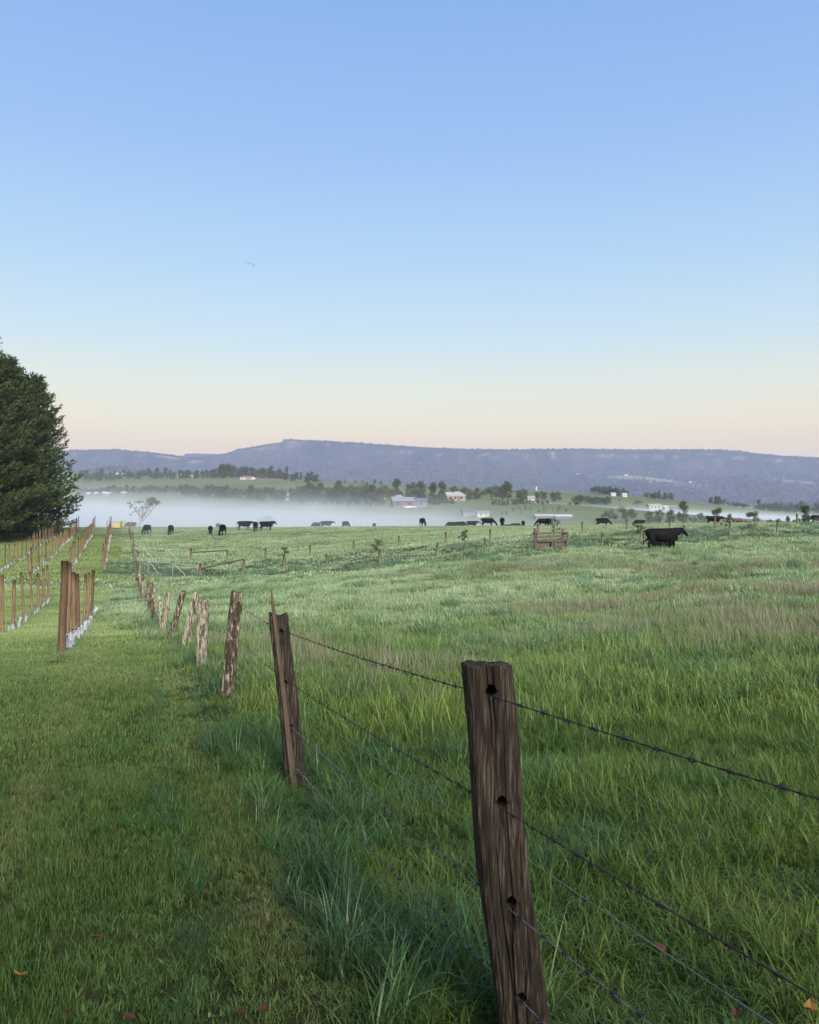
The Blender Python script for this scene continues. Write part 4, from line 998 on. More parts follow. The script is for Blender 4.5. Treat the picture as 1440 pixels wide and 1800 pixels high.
def tree_kind(kind, seed):
    """unit trees about 10 m tall: returns trunk mesh, crown mesh"""
    random.seed(seed); cs, rs = [], []
    tm = MB(); H = 10.0
    if kind == 'round':
        for i in range(22):
            a_ = random.uniform(0, 6.28); h_ = random.uniform(.14, .9); q = random.uniform(.2, 1) * 3.0 * math.sin(math.pi * min(1, h_ * .95 + .05)) ** .6
            cs.append((q * math.cos(a_), q * math.sin(a_), h_ * H)); rs.append(random.uniform(1.1, 1.9))
    elif kind == 'tall':
        for i in range(22):
            a_ = random.uniform(0, 6.28); h_ = random.uniform(.2, .95); q = random.uniform(.1, 1) * 2.3 * (1.15 - h_)** .4
            cs.append((q * math.cos(a_), q * math.sin(a_), h_ * H)); rs.append(random.uniform(.9, 1.5))
    elif kind == 'cone':
        for i in range(22):
            h_ = .1 + .86 * i / 21; a_ = i * 2.4; q = 1.5 * (1 - h_) ** .8 * random.uniform(.3, 1)
            cs.append((q * math.cos(a_), q * math.sin(a_), h_ * H)); rs.append(1.5 * (1 - h_) ** .7 + .35)
    elif kind == 'umbrella':
        for i in range(14):
            a_ = random.uniform(0, 6.28); q = random.uniform(.1, 1) * 5.2
            cs.append((q * math.cos(a_), q * math.sin(a_), 8.6 - .10 * q * q * .55 + random.uniform(-.5, .5))); rs.append(random.uniform(1.1, 1.7))
        for i in range(6):
            a_ = random.uniform(0, 6.28); q = random.uniform(1, 3.5); cs.append((q * math.cos(a_), q * math.sin(a_), random.uniform(4.5, 6))); rs.append(random.uniform(.9, 1.3))
    elif kind == 'dome':
        for i in range(20):
            a_ = random.uniform(0, 6.28); q = random.uniform(0, 1) ** .6 * 7.5
            cs.append((q * math.cos(a_), q * math.sin(a_), 7.8 * math.sqrt(max(0.05, 1 - (q / 8.3) ** 2)) * random.uniform(.55, 1.02))); rs.append(random.uniform(1.5, 2.4))
    elif kind == 'bush':
        for i in range(10):
            a_ = random.uniform(0, 6.28); q = random.uniform(0, 1) * 4.4
            cs.append((q * math.cos(a_), q * math.sin(a_), random.uniform(1.5, 7.6) * (1 - q / 9))); rs.append(random.uniform(1.6, 2.6))
    tm.tube([(0, 0, -.6), (.12, .05, H * .25), (.0, .1, H * .5), (.15, 0, H * .78)], [.36, .27, .2, .08], 7)
    for c in cs[::2]:
        h0 = max(H * .15, c[2] * .55); tm.tube([(0.05, .05, h0), (c[0] * .5, c[1] * .5, (h0 + c[2]) / 2 + .2), c], [.12, .08, .03], 4)
    V, Fc, r = leaf_cloud(cs, rs, 2600 if kind not in ('bush',) else 1300, .52, seed)
    return tm, V, Fc, r
kinds = {}
for kind, n in (('round', 3), ('tall', 3), ('cone', 2), ('umbrella', 2), ('dome', 2), ('bush', 2)):
    kinds[kind] = []
    for i in range(n):
        tm, V, Fc, r = tree_kind(kind, 100 + i * 7 + len(kind))
        kinds[kind].append((tm.mesh('trunk', M['bark']), {mk: None for mk in ()}, (V, Fc, r)))
_cm = {}
def crown(kind, i, mk):
    key = (kind, i, mk)
    if key not in _cm: V, Fc, r = kinds[kind][i][2]; _cm[key] = cloud_mesh('crown', V, Fc, r, M[mk])
    return _cm[key]
def tree(kind, px, d, h, label, group, mk='tree', wide=1.0, cat='tree', name='tree', loc=None):
    i = random.randrange(len(kinds[kind])); p_ = at(px, d) if loc is None else Vector(loc)
    e = empty(name, p_, random.uniform(0, 6.28)); s = h / 10.0; e.scale = (s * wide, s * wide, s)
    link('trunk', kinds[kind][i][0], e); link('crown', crown(kind, i, mk), e)
    tag(e, label, cat, group); return e
random.seed(11)
def belt(pxs, ds_, hs, n, kinds_, label, group, mk=('tree',), wide=(.8, 1.25)):
    for k in range(n):
        u = (k + random.uniform(.1, .9)) / n
        px_ = pxs[0] + (pxs[1] - pxs[0]) * u
        kd = random.choice(kinds_); h_ = random.uniform(*hs); f_ = (h_ - hs[0]) / (hs[1] - hs[0])
        look = {'round': 'round crowned', 'dome': 'spreading', 'tall': 'slender', 'bush': 'bushy'}[kd]; size = 'small' if f_ < .34 else ('large' if f_ > .67 else 'middling')
        tree(kd, px_, random.uniform(*ds_), h_, f'{size} {look} {label}', group, random.choice(mk), random.uniform(*wide))
belt((325, 470), (535, 570), (7, 10.5), 17, ['round', 'round', 'dome'], 'dark tree in the belt along the green strip beyond the mist', 'trees along the green strip', ('tree', 'tree', 'gum'))
belt((440, 545), (505, 545), (6, 10.5), 16, ['round', 'dome', 'tall'], 'tree in the grove hiding the white roofed sheds', 'grove by the white roofs', ('tree', 'gum', 'shrub'))
belt((525, 680), (500, 545), (9, 14), 22, ['round', 'tall', 'dome'], 'dark tree in the long grove left of the barn', 'grove left of the barn', ('tree', 'tree', 'gum'))
belt((520, 690), (470, 485), (3, 5), 20, ['round', 'bush'], 'shrub in front of the long grove', 'shrubs before the grove', ('shrub', 'tree'))
belt((140, 325), (640, 760), (5, 8), 26, ['round', 'bush', 'dome'], 'dull tree in the misty belt near the pale houses', 'misty belt near the pale houses', ('tree', 'gum'))
belt((140, 300), (1250, 1500), (11, 17), 30, ['round', 'dome', 'tall'], 'bluish tree in the wooded band on the far hillside', 'wooded band on the far hillside')
belt((290, 400), (1150, 1350), (9, 15), 16, ['round', 'tall'], 'bluish tree among the houses on the far hill', 'trees among the hill houses')
belt((372, 505), (1080, 1250), (13, 20), 26, ['tall', 'round', 'tall'], 'gum behind the red roofed house on the hill', 'gums behind the red roofed house', ('gum', 'tree'))
belt((495, 560), (900, 1050), (8, 12), 10, ['round', 'tall'], 'hazy tree on the hill crest above the grove', 'trees on the hill crest')
belt((600, 680), (930, 1000), (4, 7), 6, ['round', 'bush'], 'hazy bush on the grassy skyline above the grove', 'skyline bushes')
belt((640, 700), (540, 600), (6, 9), 9, ['round', 'tall'], 'tree around the ochre walled house', 'trees by the ochre house', ('tree', 'gum'))
for px_, d_, h_, kd, lab in ((698, 600, 15, 'tall', 'tall open crowned tree above the barn'), (722, 590, 13, 'round', 'broad dark tree behind the barn, left of the twin crowns'), (740, 585, 14, 'round', 'largest dark round tree behind the blue roof'),
                             (761, 575, 13, 'tall', 'upright tree between the barn and the tan house'), (777, 560, 13.5, 'tall', 'upright dark tree beside the tan house'), (798, 640, 11, 'dome', 'dark tree behind the tan house roof'),
                             (818, 640, 10, 'dome', 'spreading dark tree behind the tan house'), (826, 560, 7, 'round', 'bushy tree right of the tan house'), (838, 590, 9, 'round', 'dark tree at the left of the big clump'),
                             (864, 600, 13, 'dome', 'largest dark dome of trees right of the tan house'), (884, 590, 12, 'round', 'dark tree at the right of the big clump'), (893, 600, 14, 'tall', 'thin topped tree rising from the big clump'),
                             (912, 640, 9, 'round', 'grey green tree beyond the big clump'), (922, 640, 9, 'round', 'second grey green tree beyond the big clump')):
    tree(kd, px_, d_, h_, lab, 'trees around the farmstead', 'tree', 1.05)
belt((752, 800), (470, 500), (4, 7), 8, ['round', 'bush'], 'garden shrub below the farmstead trees', 'garden shrubs', ('shrub', 'gum'))
tree('bush', 754, 452, 4.2, 'bright yellow green bush at the end of the barn', 'garden shrubs', 'leafy', 1.0, 'bush', 'bush')
belt((862, 965), (415, 440), (2.0, 4.2), 17, ['round', 'bush'], 'shrub in the loose hedge above the misty sheds', 'loose hedge', ('shrub', 'gum'))
tree('round', 916, 430, 6, 'taller round shrub standing in the loose hedge', 'loose hedge', 'shrub')
belt((880, 1000), (350, 385), (1.6, 3), 14, ['tall', 'bush'], 'faint sapling planted on the misty slope', 'saplings on the misty slope', ('gum',), (.5, .8))
belt((940, 990), (640, 680), (6, 9), 6, ['round', 'tall'], 'grey tree along the hill lane', 'trees along the hill lane')
belt((1012, 1072), (640, 665), (5, 8), 12, ['dome', 'round'], 'grey green tree in the clump on the pale hillside', 'clump on the pale hillside', ('tree',), (1, 1.4))
belt((1044, 1102), (855, 880), (7, 11), 10, ['dome', 'round'], 'dark tree around the white cottages on the skyline', 'skyline clump by the cottages')
belt((1135, 1186), (840, 860), (6, 9), 7, ['round', 'dome'], 'dark tree in the row on the falling skyline', 'row on the falling skyline')
tree('dome', 1122, 690, 4.5, 'lone rounded tree standing in the mist streak', None, 'tree', 1.2)
belt((1248, 1275), (860, 880), (8, 10), 4, ['dome', 'round'], 'tree in the small hazy clump beyond the mist streak', 'hazy clumps beyond the mist')
belt((1290, 1312), (870, 890), (6, 8), 4, ['dome', 'round'], 'tree in the second hazy clump beyond the mist', 'hazy clumps beyond the mist')
belt((1330, 1470), (1000, 1250), (10, 18), 22, ['round', 'dome', 'tall'], 'blue hazy tree at the foot of the range', 'trees at the foot of the range')
# trees rising out of the mist below the right-hand rise
for kd, px_, d_, h_, w_, lab in (('dome', 1100, 280, 6.6, .8, 'broad dome of trees rising from the low mist'), ('dome', 1070, 290, 5.0, .8, 'lower dome of trees left of the broad one in mist'),
                                 ('round', 1142, 275, 4.2, 1.1, 'first of three round trees standing in mist'), ('round', 1158, 275, 4.8, .9, 'second of three round trees standing in mist'),
                                 ('round', 1178, 272, 4.8, 1.1, 'third of three round trees standing in mist'), ('tall', 1201, 268, 7.6, 1.0, 'tall open tree above the mist behind the big bull'),
                                 ('dome', 1208, 268, 3.6, .7, 'bushy undergrowth below the tall open tree'), ('dome', 1232, 265, 4.6, .8, 'flat dark clump between the tall tree and the grazing cow'),
                                 ('umbrella', 1264, 180, 4.6, .62, 'umbrella shaped tree above the black cow'), ('tall', 1282, 190, 3.4, .8, 'bare looking pale tree beside the umbrella tree'),
                                 ('umbrella', 1328, 185, 3.9, .9, 'wide umbrella shaped tree with layered crown'), ('dome', 1315, 190, 2.6, .7, 'low clump at the foot of the wide umbrella tree'),
                                 ('round', 1354, 200, 2.8, .8, 'small round tree right of the wide umbrella tree'), ('round', 1368, 200, 2.6, .9, 'second small round tree on the misty flat'),
                                 ('tall', 1385, 195, 3.0, 1.0, 'small upright tree on the misty flat'), ('round', 1397, 195, 2.6, .9, 'last small tree before the dense crest bush')):
    tree(kd, px_, d_, h_, lab, 'trees in the right hand mist', 'gum' if 'pale' in lab else 'tree', w_)
tree('round', 470, 300, 11, 'faint tree almost lost in the valley mist', None, 'tree', 1.0)
e = tree('tall', 1416, 97, 2.1, 'dense small dark tree on the crest beside a fence post', None, 'shrub', 1.3)
belt((1395, 1440), (94, 100), (.5, 1.0), 7, ['bush'], 'weed around the small crest tree', 'weeds on the crest', ('shrub', 'gum'), (.8, 1.1))
# leaning gum standing in the mist at the end of the lane
random.seed(5); gp = at(252, 176); tm = MB(); cs, rs = [], []
e = empty('gum_tree', gp); tag(e, 'sparse gum leaning right, its crown above the mist', 'tree')
hb = EYE + 23 / F * 176 - gp.z
tm.tube([(-1.2, 0, -.3), (-.8, 0, hb * .3), (.2, 0, hb * .6), (1.6, .1, hb * .85)], [.28, .22, .15, .07], 7)
for k in range(16):
    f_ = random.uniform(.1, 1); tx = -3.2 + 6.6 * k / 15; tz = hb * (.72 + .22 * random.random()) if k < 9 else hb * random.uniform(.84, 1.0)
    tm.tube([(-.7 + .6 * f_, 0, hb * (.25 + .35 * f_)), (tx * .5, random.uniform(-1, 1), hb * .62), (tx, random.uniform(-1.2, 1.2), tz)], [.09, .06, .02], 5)
    cs.append((tx, random.uniform(-1.2, 1.2), tz)); rs.append(random.uniform(.3, .55) if k < 9 else random.uniform(.5, .85))
for k in range(10): cs.append((random.uniform(-3.2, 1.5), random.uniform(-1, 1), hb * random.uniform(.55, .85))); rs.append(random.uniform(.25, .45))
tm.build('trunk', M['palebark'], e); V, Fc, r = leaf_cloud(cs, rs, 1000, .26, 3); link('crown', cloud_mesh('crown', V, Fc, r, M['gum']), e)

# ------------------------------------------------------------------ pines
def pine(seed, H, Rb):
    g_ = np.random.default_rng(seed); tm = MB(); tips = []; dirs = []
    tm.tube([(0, 0, -.5), (.05, 0, H * .3), (.0, .08, H * .65), (0, 0, H * .97)], [.38, .3, .18, .03], 9)
    z = 0.8
    while z < H * .97:
        f_ = z / H; nb = g_.integers(5, 8); a0 = g_.uniform(0, 6.28)
        for k in range(nb):
            a_ = a0 + 2 * np.pi * k / nb + g_.uniform(-.3, .3)
            Ln = Rb * 1.06 * (1 - f_ ** 1.3) ** .92 * g_.uniform(.72, 1.08) * (.82 + .18 * min(1, f_ * 5)) + .35
            rise = (.12 + .75 * f_) * g_.uniform(.6, 1.2)
            mid = np.array([np.cos(a_) * Ln * .55, np.sin(a_) * Ln * .55, z + Ln * .55 * rise * .5 - .05 * Ln])
            end = np.array([np.cos(a_) * Ln, np.sin(a_) * Ln, z + Ln * rise])
            p0 = np.array([0, 0, z]); tm.tube([tuple(p0), tuple(mid), tuple(end)], [.07 * (1 - f_) + .025, .04, .012], 4, False)
            ns = int(10 + Ln * 8.0)
            for j in range(ns):
                u = .28 + .72 * (j + g_.random()) / ns
                q = (1 - u) ** 2 * p0 + 2 * u * (1 - u) * mid * 1.0 + u * u * end
                side = np.array([-np.sin(a_), np.cos(a_), 0]) * g_.uniform(-1, 1) * (.25 + .55 * Ln * .32 * (1 - abs(u - .6)))
                q = q + side + np.array([0, 0, g_.uniform(-.22, .25)])
                dr = np.array([np.cos(a_) * .7, np.sin(a_) * .7, .55]) + side * .6 + g_.normal(size=3) * .3
                tips.append(q); dirs.append(dr / np.linalg.norm(dr))
        z += g_.uniform(.42, .62) * (1 - .35 * f_)
    tips = np.array(tips); dirs = np.array(dirs); n = len(tips); nn = 17
    # each shoot: a bottle-brush of needles pointing forward
    u = np.cross(dirs, g_.normal(size=(n, 3))); u /= np.linalg.norm(u, axis=1)[:, None]; v = np.cross(dirs, u)
    ln = g_.uniform(.28, .5, n)
    s = g_.random((n, nn)); a_ = g_.random((n, nn)) * 6.28
    base = tips[:, None] + dirs[:, None] * (s * ln[:, None])[..., None]
    out = u[:, None] * np.cos(a_)[..., None] + v[:, None] * np.sin(a_)[..., None]
    nd = out * g_.uniform(.5, 1.0, (n, nn))[..., None] + dirs[:, None] * .75; nd /= np.linalg.norm(nd, axis=2)[..., None]
    nl = g_.uniform(.14, .26, (n, nn))[..., None]; wv = np.cross(nd, g_.normal(size=nd.shape)); wv /= np.linalg.norm(wv, axis=2)[..., None]
    V = np.stack([base - wv * .034, base + wv * .034, base + nd * nl], 2).reshape(-1, 3)
    r = np.repeat(g_.random(n) * .75 + .25 * s.mean(1), nn * 3)
    return tm, cloud_mesh('crown', V, np.arange(len(V)).reshape(-1, 3), r, M['pine'])
pk = [pine(1, 17.5, 4.9), pine(2, 15.0, 4.4)]
pkm = [(a_.mesh('trunk', M['bark']), c_) for a_, c_ in pk]
for px_, d_, k, s, lab in ((-58, 104, 0, 1.68, 'tallest pine of the row, cut by the picture edge'), (10, 112, 0, 1.42, 'dense dark pine between the tallest and the outer pine'), (56, 120, 1, 1.56, 'pine with jagged shoots at the open end of the row'),
                           (-150, 94, 1, 1.6, 'pine with low green boughs beside the outermost vine row'), (-20, 128, 1, 1.6, 'pine standing behind the others in the row')):
    e = empty('pine_tree', at(px_, d_), k + s * 7); e.scale = (s, s, s); link('trunk', pkm[k][0], e); link('crown', pkm[k][1], e)
    tag(e, lab, 'pine', 'row of pines left of the vineyard')

for x_, y_, k, s, lab in ((-8, -14.5, 0, .78, 'unseen pine added for shade behind the viewpoint, where the lane begins'), (5, -15, 1, .88, 'unseen pine added for shade behind the viewpoint, beside the fence end')):  # unseen pines added behind the camera to shade the near grass
    e = empty('pine_tree', (x_, y_, g(x_, y_)), k + s * 5); e.scale = (s, s, s); link('trunk', pkm[k][0], e); link('crown', pkm[k][1], e)
    tag(e, lab, 'pine', 'unseen pines added to shade the near end of the lane')
# saplings in wire guards inside the double fence
for px_, d_, h_, gd, lab in ((500, 75, 1.1, 0, 'bushy grey sapling in the strip, unguarded'), (662, 68, 1.25, 1, 'thin sapling inside a wire cage, near the gate end'), (817, 66, 1.45, 1, 'dark leafy sapling inside a wire cage'),
                             (974, 68, 1.5, 1, 'sapling in a wire cage behind the timber pen'), (1122, 70, 1.0, 1, 'low straggling sapling in a wire cage behind the bull'), (1275, 76, 1.0, 0, 'dark straggling shrub by a fence post on the rise')):
    p_ = at(px_, d_); random.seed(int(px_)); e = empty('sapling', p_); tag(e, lab, 'sapling', 'saplings in the double fenced strip')
    tm = MB(); cs, rs = [], []; tm.tube([(0, 0, -.1), (.03, 0, h_ * .6), (0, 0, h_)], [.03, .02, .008], 5)
    for k in range(9):
        a_ = random.uniform(0, 6.28); q = random.uniform(.1, .55); zz = h_ * random.uniform(.3, .98)
        tm.tube([(0, 0, zz * .6), (q * math.cos(a_), q * math.sin(a_), zz)], [.012, .005], 4); cs.append((q * math.cos(a_), q * math.sin(a_), zz)); rs.append(random.uniform(.10, .22))
    tm.build('stem', M['bark'], e); V, Fc, r = leaf_cloud(cs, rs, 420, .10, int(px_)); link('crown', cloud_mesh('crown', V, Fc, r, M['tree']), e)
    if gd:
        m = MB(); n = 22
        for k in range(n):
            a_ = 6.283 * k / n; m.tube([(.95 * math.cos(a_), .95 * math.sin(a_), -.05), (.95 * math.cos(a_), .95 * math.sin(a_), 1.0)], .005, 3)
        for zz in (.15, .4, .7, 1.0): m.tube([(.95 * math.cos(6.283 * k / n), .95 * math.sin(6.283 * k / n), zz) for k in range(n + 1)], .004, 3, False)
        o = m.build('wire_guard', M['wire'], None, p_); tag(o, f'round wire mesh guard around the {lab.split(" in")[0]}', 'wire guard', 'wire guards round the saplings')
# tussocks and a dry weed in the open field
for px_, py_, d_, s_, mk, lab in ((792, 1057, 27, .55, 'verge', 'dark spiky tussock alone in the paddock'), (1222, 998, 41, .6, 'straw', 'rusty brown clump of dry dock standing in the paddock'),
                                  (302, 1085, 24, .0, 'verge', ''), (1400, 1015, 36, .8, 'verge', 'olive weed clump on the right of the paddock')):
    if not s_: continue
    mt = M['verge'] if mk == 'verge' else None
    if mt is None: mt = grass_mat('dry weed ' + str(px_), (.09, .06, .03), (.17, .12, .06), (.14, .13, .06), (.18, .12, .06), 1, .5, .7, rough=.8, spec=.1, pscale=1)
    o = link('tussock', blades('tussock', 260, .28, (.35, .75), (.010, .02), (.0, .6), (.2, 1.3), 5, px_, mt), None, at(px_, d_)); o.scale = (s_ * (1.0 if px_ < 1300 else .9),) * 3 if mk == 'straw' else (s_ * 1.7,) * 3
    tag(o, lab, 'tussock')
st = at(835, 34); m = MB(); m.tube([(0, 0, 0), (.1, 0, .22), (.32, .0, .52)], [.02, .014, .005], 5); m.tube([(.08, 0, .18), (.02, .05, .34)], [.012, .004], 4)
tag(m.build('dead_branch', M['bark'], None, st), 'thin dark dead branch sticking out of the pale pasture', 'branch')
# ------------------------------------------------------------------ cattle
_sph = []
def cow_mesh(name, pose, mat):
    """one continuous body: limbs, trunk and head grown together; +x is forward, feet at z = 0"""
    sv, sf = [], []
    if not _sph:
        b_ = bmesh.new(); bmesh.ops.create_uvsphere(b_, u_segments=12, v_segments=9, radius=1.0)
        _sph.append(np.array([v.co[:] for v in b_.verts])); _sph.append([tuple(v.index for v in f.verts) for f in b_.faces]); b_.free()
    def ball(c, r, seg=14):
        k = len(sv) * len(_sph[0]); sv.append(_sph[0] * np.array(r)[None] + np.array(c)[None]); sf.extend([tuple(i + k for i in f) for f in _sph[1]])
    def limb(pts, steps=7):
        for (p0, r0), (p1, r1) in zip(pts, pts[1:]):
            for i in range(steps + 1):
                u = i / steps; c = Vector(p0).lerp(Vector(p1), u); a_ = Vector(r0 if hasattr(r0, '__len__') else (r0,) * 3).lerp(Vector(r1 if hasattr(r1, '__len__') else (r1,) * 3), u)
                ball(tuple(c), tuple(a_), 10)
    lie = pose == 'lie'; dz = -.62 if lie else 0
    trunk = [((-.92, 0, 1.10), (.20, .20, .24)), ((-.70, 0, 1.05), (.26, .27, .32)), ((-.3, 0, .97), (.3, .38, .41)), ((.1, 0, .94), (.3, .40, .45)), ((.48, 0, 1.0), (.28, .28, .40)), ((.72, 0, 1.02), (.2, .2, .33))]
    limb([((x_, y_, z_ + dz), r_) for (x_, y_, z_), r_ in trunk], 5)
    limb([((-.9, 0, 1.28 + dz), .08), ((.2, 0, 1.27 + dz), .08), ((.62, 0, 1.31 + dz), .09)], 9)       # straight topline
    ball((.74, 0, .78 + dz), (.2, .14, .2))
    if pose == 'graze': neck = [((.7, 0, 1.08), (.2, .17, .28)), ((1.05, 0, .80), (.16, .13, .2)), ((1.32, 0, .48), (.13, .11, .15))]; hd = Vector((1.36, 0, .42)); hv = Vector((.42, 0, -.90)).normalized()
    elif pose == 'level': neck = [((.7, 0, 1.12), (.2, .17, .27)), ((1.0, 0, 1.15), (.17, .13, .2)), ((1.25, 0, 1.2), (.14, .11, .15))]; hd = Vector((1.28, 0, 1.2)); hv = Vector((.88, 0, -.47)).normalized()
    elif lie: neck = [((.7, 0, .5), (.2, .17, .27)), ((.95, 0, .65), (.15, .12, .18)), ((1.08, 0, .8), (.13, .1, .14))]; hd = Vector((1.1, 0, .84)); hv = Vector((.85, 0, -.5)).normalized()
    else: neck = [((.68, 0, 1.12), (.22, .18, .30)), ((.92, 0, 1.18), (.2, .15, .25)), ((1.12, 0, 1.26), (.16, .13, .18))]; hd = Vector((1.16, 0, 1.27)); hv = Vector((.72, 0, -.69)).normalized()
    limb(neck, 6)
    up = Vector((-hv.z, 0, hv.x))
    limb([(tuple(hd), (.14, .125, .13)), (tuple(hd + hv * .22), (.11, .095, .105)), (tuple(hd + hv * .42), (.088, .078, .085))], 6)
    for s in (-1, 1):      # ears
        ea = hd + up * .06 - hv * .05
        limb([(tuple(ea + Vector((0, s * .09, 0))), .035), (tuple(ea + Vector((-.03, s * .20, .015))), (.045, .05, .04)), (tuple(ea + Vector((-.05, s * .29, .0))), .018)], 4)
    if not lie:
        for s in (-1, 1):
            k = .07 * s * (1 if pose != 'graze' else -1)
            limb([((-.74, s * .17, .95), (.24, .13, .26)), ((-.66 + k, s * .19, .70), (.17, .11, .18)), ((-.88 + k, s * .18, .47), (.085, .07, .10)), ((-.86 + k, s * .18, .16), .052), ((-.84 + k, s * .18, .09), .06), ((-.80 + k, s * .18, .035), (.075, .06, .04))], 6)
            limb([((.52, s * .17, .88), (.16, .11, .24)), ((.52 - k, s * .17, .58), (.095, .08, .13)), ((.54 - k, s * .165, .42), .07), ((.52 - k, s * .165, .16), .05), ((.53 - k, s * .165, .09), .058), ((.56 - k, s * .165, .035), (.07, .06, .04))], 6)
        limb([((-1.06, 0, 1.24), .055), ((-1.20, 0, 1.16), .035), ((-1.24, .02, .9), .028), ((-1.22, .03, .6), .035), ((-1.20, .03, .42), (.05, .04, .09))], 8)
        if pose == 'bull': ball((-.1, 0, .66), (.34, .16, .12))
    else:
        for s in (-1, 1):
            limb([((-.6, s * .3, .22), (.24, .13, .18)), ((-.3, s * .42, .09), .08), ((-.62, s * .45, .06), .055)], 5)
            limb([((.5, s * .2, .25), .13), ((.75, s * .22, .09), .075), ((.5, s * .26, .06), .055)], 5)
    tmp = mesh_np('tmp', np.concatenate(sv), sf)
    o = bpy.data.objects.new('tmp', tmp); col.objects.link(o)
    m1 = o.modifiers.new('r', 'REMESH'); m1.mode = 'VOXEL'; m1.voxel_size = .024
    m2 = o.modifiers.new('s', 'SMOOTH'); m2.iterations = 3; m2.factor = .5
    m3 = o.modifiers.new('d', 'DECIMATE'); m3.ratio = .6
    dg = bpy.context.evaluated_depsgraph_get(); me = bpy.data.meshes.new_from_object(o.evaluated_get(dg)); me.name = name
    bpy.data.objects.remove(o); bpy.data.meshes.remove(tmp)
    me.materials.clear(); me.materials.append(mat); me.polygons.foreach_set('use_smooth', [True] * len(me.polygons)); return me
cowm = {p: cow_mesh('cow', p, M['cow']) for p in ('bull', 'graze', 'level', 'lie')}
brown = cowm['graze'].copy(); brown.materials.clear(); brown.materials.append(M['cow_brown'])
def cow(px, d, pose, head, label, group='cattle on the crest', scale=1.0, top=None, mesh=None):
    """head: 0 faces right, 90 away, 270 towards the camera. top: row of its back in the photograph, used to find how far off it stands"""
    if top is not None:
        best = None
        for dd in np.arange(d - 22, d + 26, 1.0):
            p_ = at(px, dd); ty = 900 - (p_.z + 1.36 * scale - EYE) / dd * F
            sc_ = abs(ty - top) + .035 * abs(dd - d)
            if best is None or sc_ < best[0]: best = (sc_, dd)
        d = best[1]
    p_ = at(px, d); o = link('cow', mesh or cowm[pose], None, p_, R(head)); o.scale = (scale,) * 3
    tag(o, label, 'cow', group); return o
bull = cow(1166, 54, 'bull', 3, 'large black bull standing side on with its head up, beside the double fence', None, 1.08)
calf = cow(1163, 57, 'lie', 178, 'dark calf lying in the grass behind the big bull', None, .78)
for px_, d_, pose, hd, tp, sc_, lab in (
    (164, 150, 'level', 100, 922, .95, 'faint cow half sunk behind the crest between two vine rows'), (230, 150, 'graze', 172, 918.5, 1.0, 'misty grey looking cow beside the yellow box'),
    (258, 124, 'graze', 262, 923, 1.0, 'black cow grazing head on, left of the matching pair'), (300, 124, 'graze', 275, 923.5, .98, 'black cow grazing head on, right of the matching pair'),
    (370, 128, 'graze', 285, 925, .85, 'small black cow with its tail out, left of a bigger one'), (383, 150, 'level', 95, 920.5, 1.0, 'pale misty cow seen behind a black one'),
    (391, 124, 'graze', 268, 922.5, 1.05, 'bulky black cow grazing head on in front of the pale one'), (430, 138, 'level', 25, 916.5, 1.0, 'dark cow standing at an angle, ears out, left of three'),
    (449, 136, 'graze', 275, 917.5, 1.0, 'dark cow seen end on in the middle of three'), (469, 134, 'bull', 0, 917, .98, 'long dark cow standing side on, right of three'),
    (556, 145, 'graze', 150, 919, .95, 'grey misty cow with its head behind another'), (574, 143, 'level', 0, 916.5, 1.0, 'grey misty cow walking side on to the right'),
    (608, 148, 'graze', 310, 917, 1.0, 'grey misty cow at an angle, alone on the crest'), (658, 165, 'graze', 270, 920, .9, 'tiny grey cow far down behind the crest'),
    (743, 130, 'graze', 290, 913, 1.0, 'black cow grazing towards the paddock, alone below the barn'), (794, 158, 'graze', 175, 920, .9, 'only the back of a grey cow showing over the crest'),
    (810, 156, 'graze', 0, 919, .95, 'back of a second grey cow showing over the crest'), (830, 140, 'level', 0, 918, .9, 'black cow with a flat back half hidden by the crest'),
    (858, 128, 'graze', 0, 913, 1.02, 'black cow grazing side on, humped, left of a head on pair'), (883, 128, 'graze', 265, 912, 1.05, 'black cow seen head on with another lying behind it'),
    (890, 136, 'lie', 0, 919, .9, 'black cow lying behind the head on one'), (908, 160, 'graze', 0, 922, .8, 'tiny brownish back showing over the crest'),
    (920, 138, 'graze', 270, 917.5, .82, 'small black calf seen end on'), (955, 130, 'graze', 180, 913.5, 1.0, 'black cow standing across, partly behind another'),
    (964, 127, 'graze', 100, 913.5, .98, 'black cow seen from behind, overlapping another'), (1060, 122, 'graze', 355, 913, 1.02, 'black cow grazing to the right on the open crest'),
    (1124, 130, 'graze', 180, 920.5, .95, 'only the flat back of a dark cow showing above the crest'), (1255, 100, 'level', 342, 910.5, .92, 'black cow standing beneath the umbrella shaped tree')):
    cow(px_, d_, pose, hd, lab, 'cattle on the crest', sc_ * (1.06 if px_ > 700 else 1.0), tp - (2.2 if px_ > 700 else .5))
cow(1297, 112, 'graze', 5, 'brown cow grazing right of the black one on the crest', 'cattle on the crest', .85, 915.5, brown)
cow(1436, 100, 'graze', 180, 'dark cow cut by the picture edge on the crest', 'cattle on the crest', .95, 911)
cow(1002, 418, 'graze', 270, 'tiny dark cow end on upon the far pasture', 'cattle on the far pasture'); cow(1014, 420, 'graze', 10, 'tiny dark cow side on upon the far pasture', 'cattle on the far pasture')

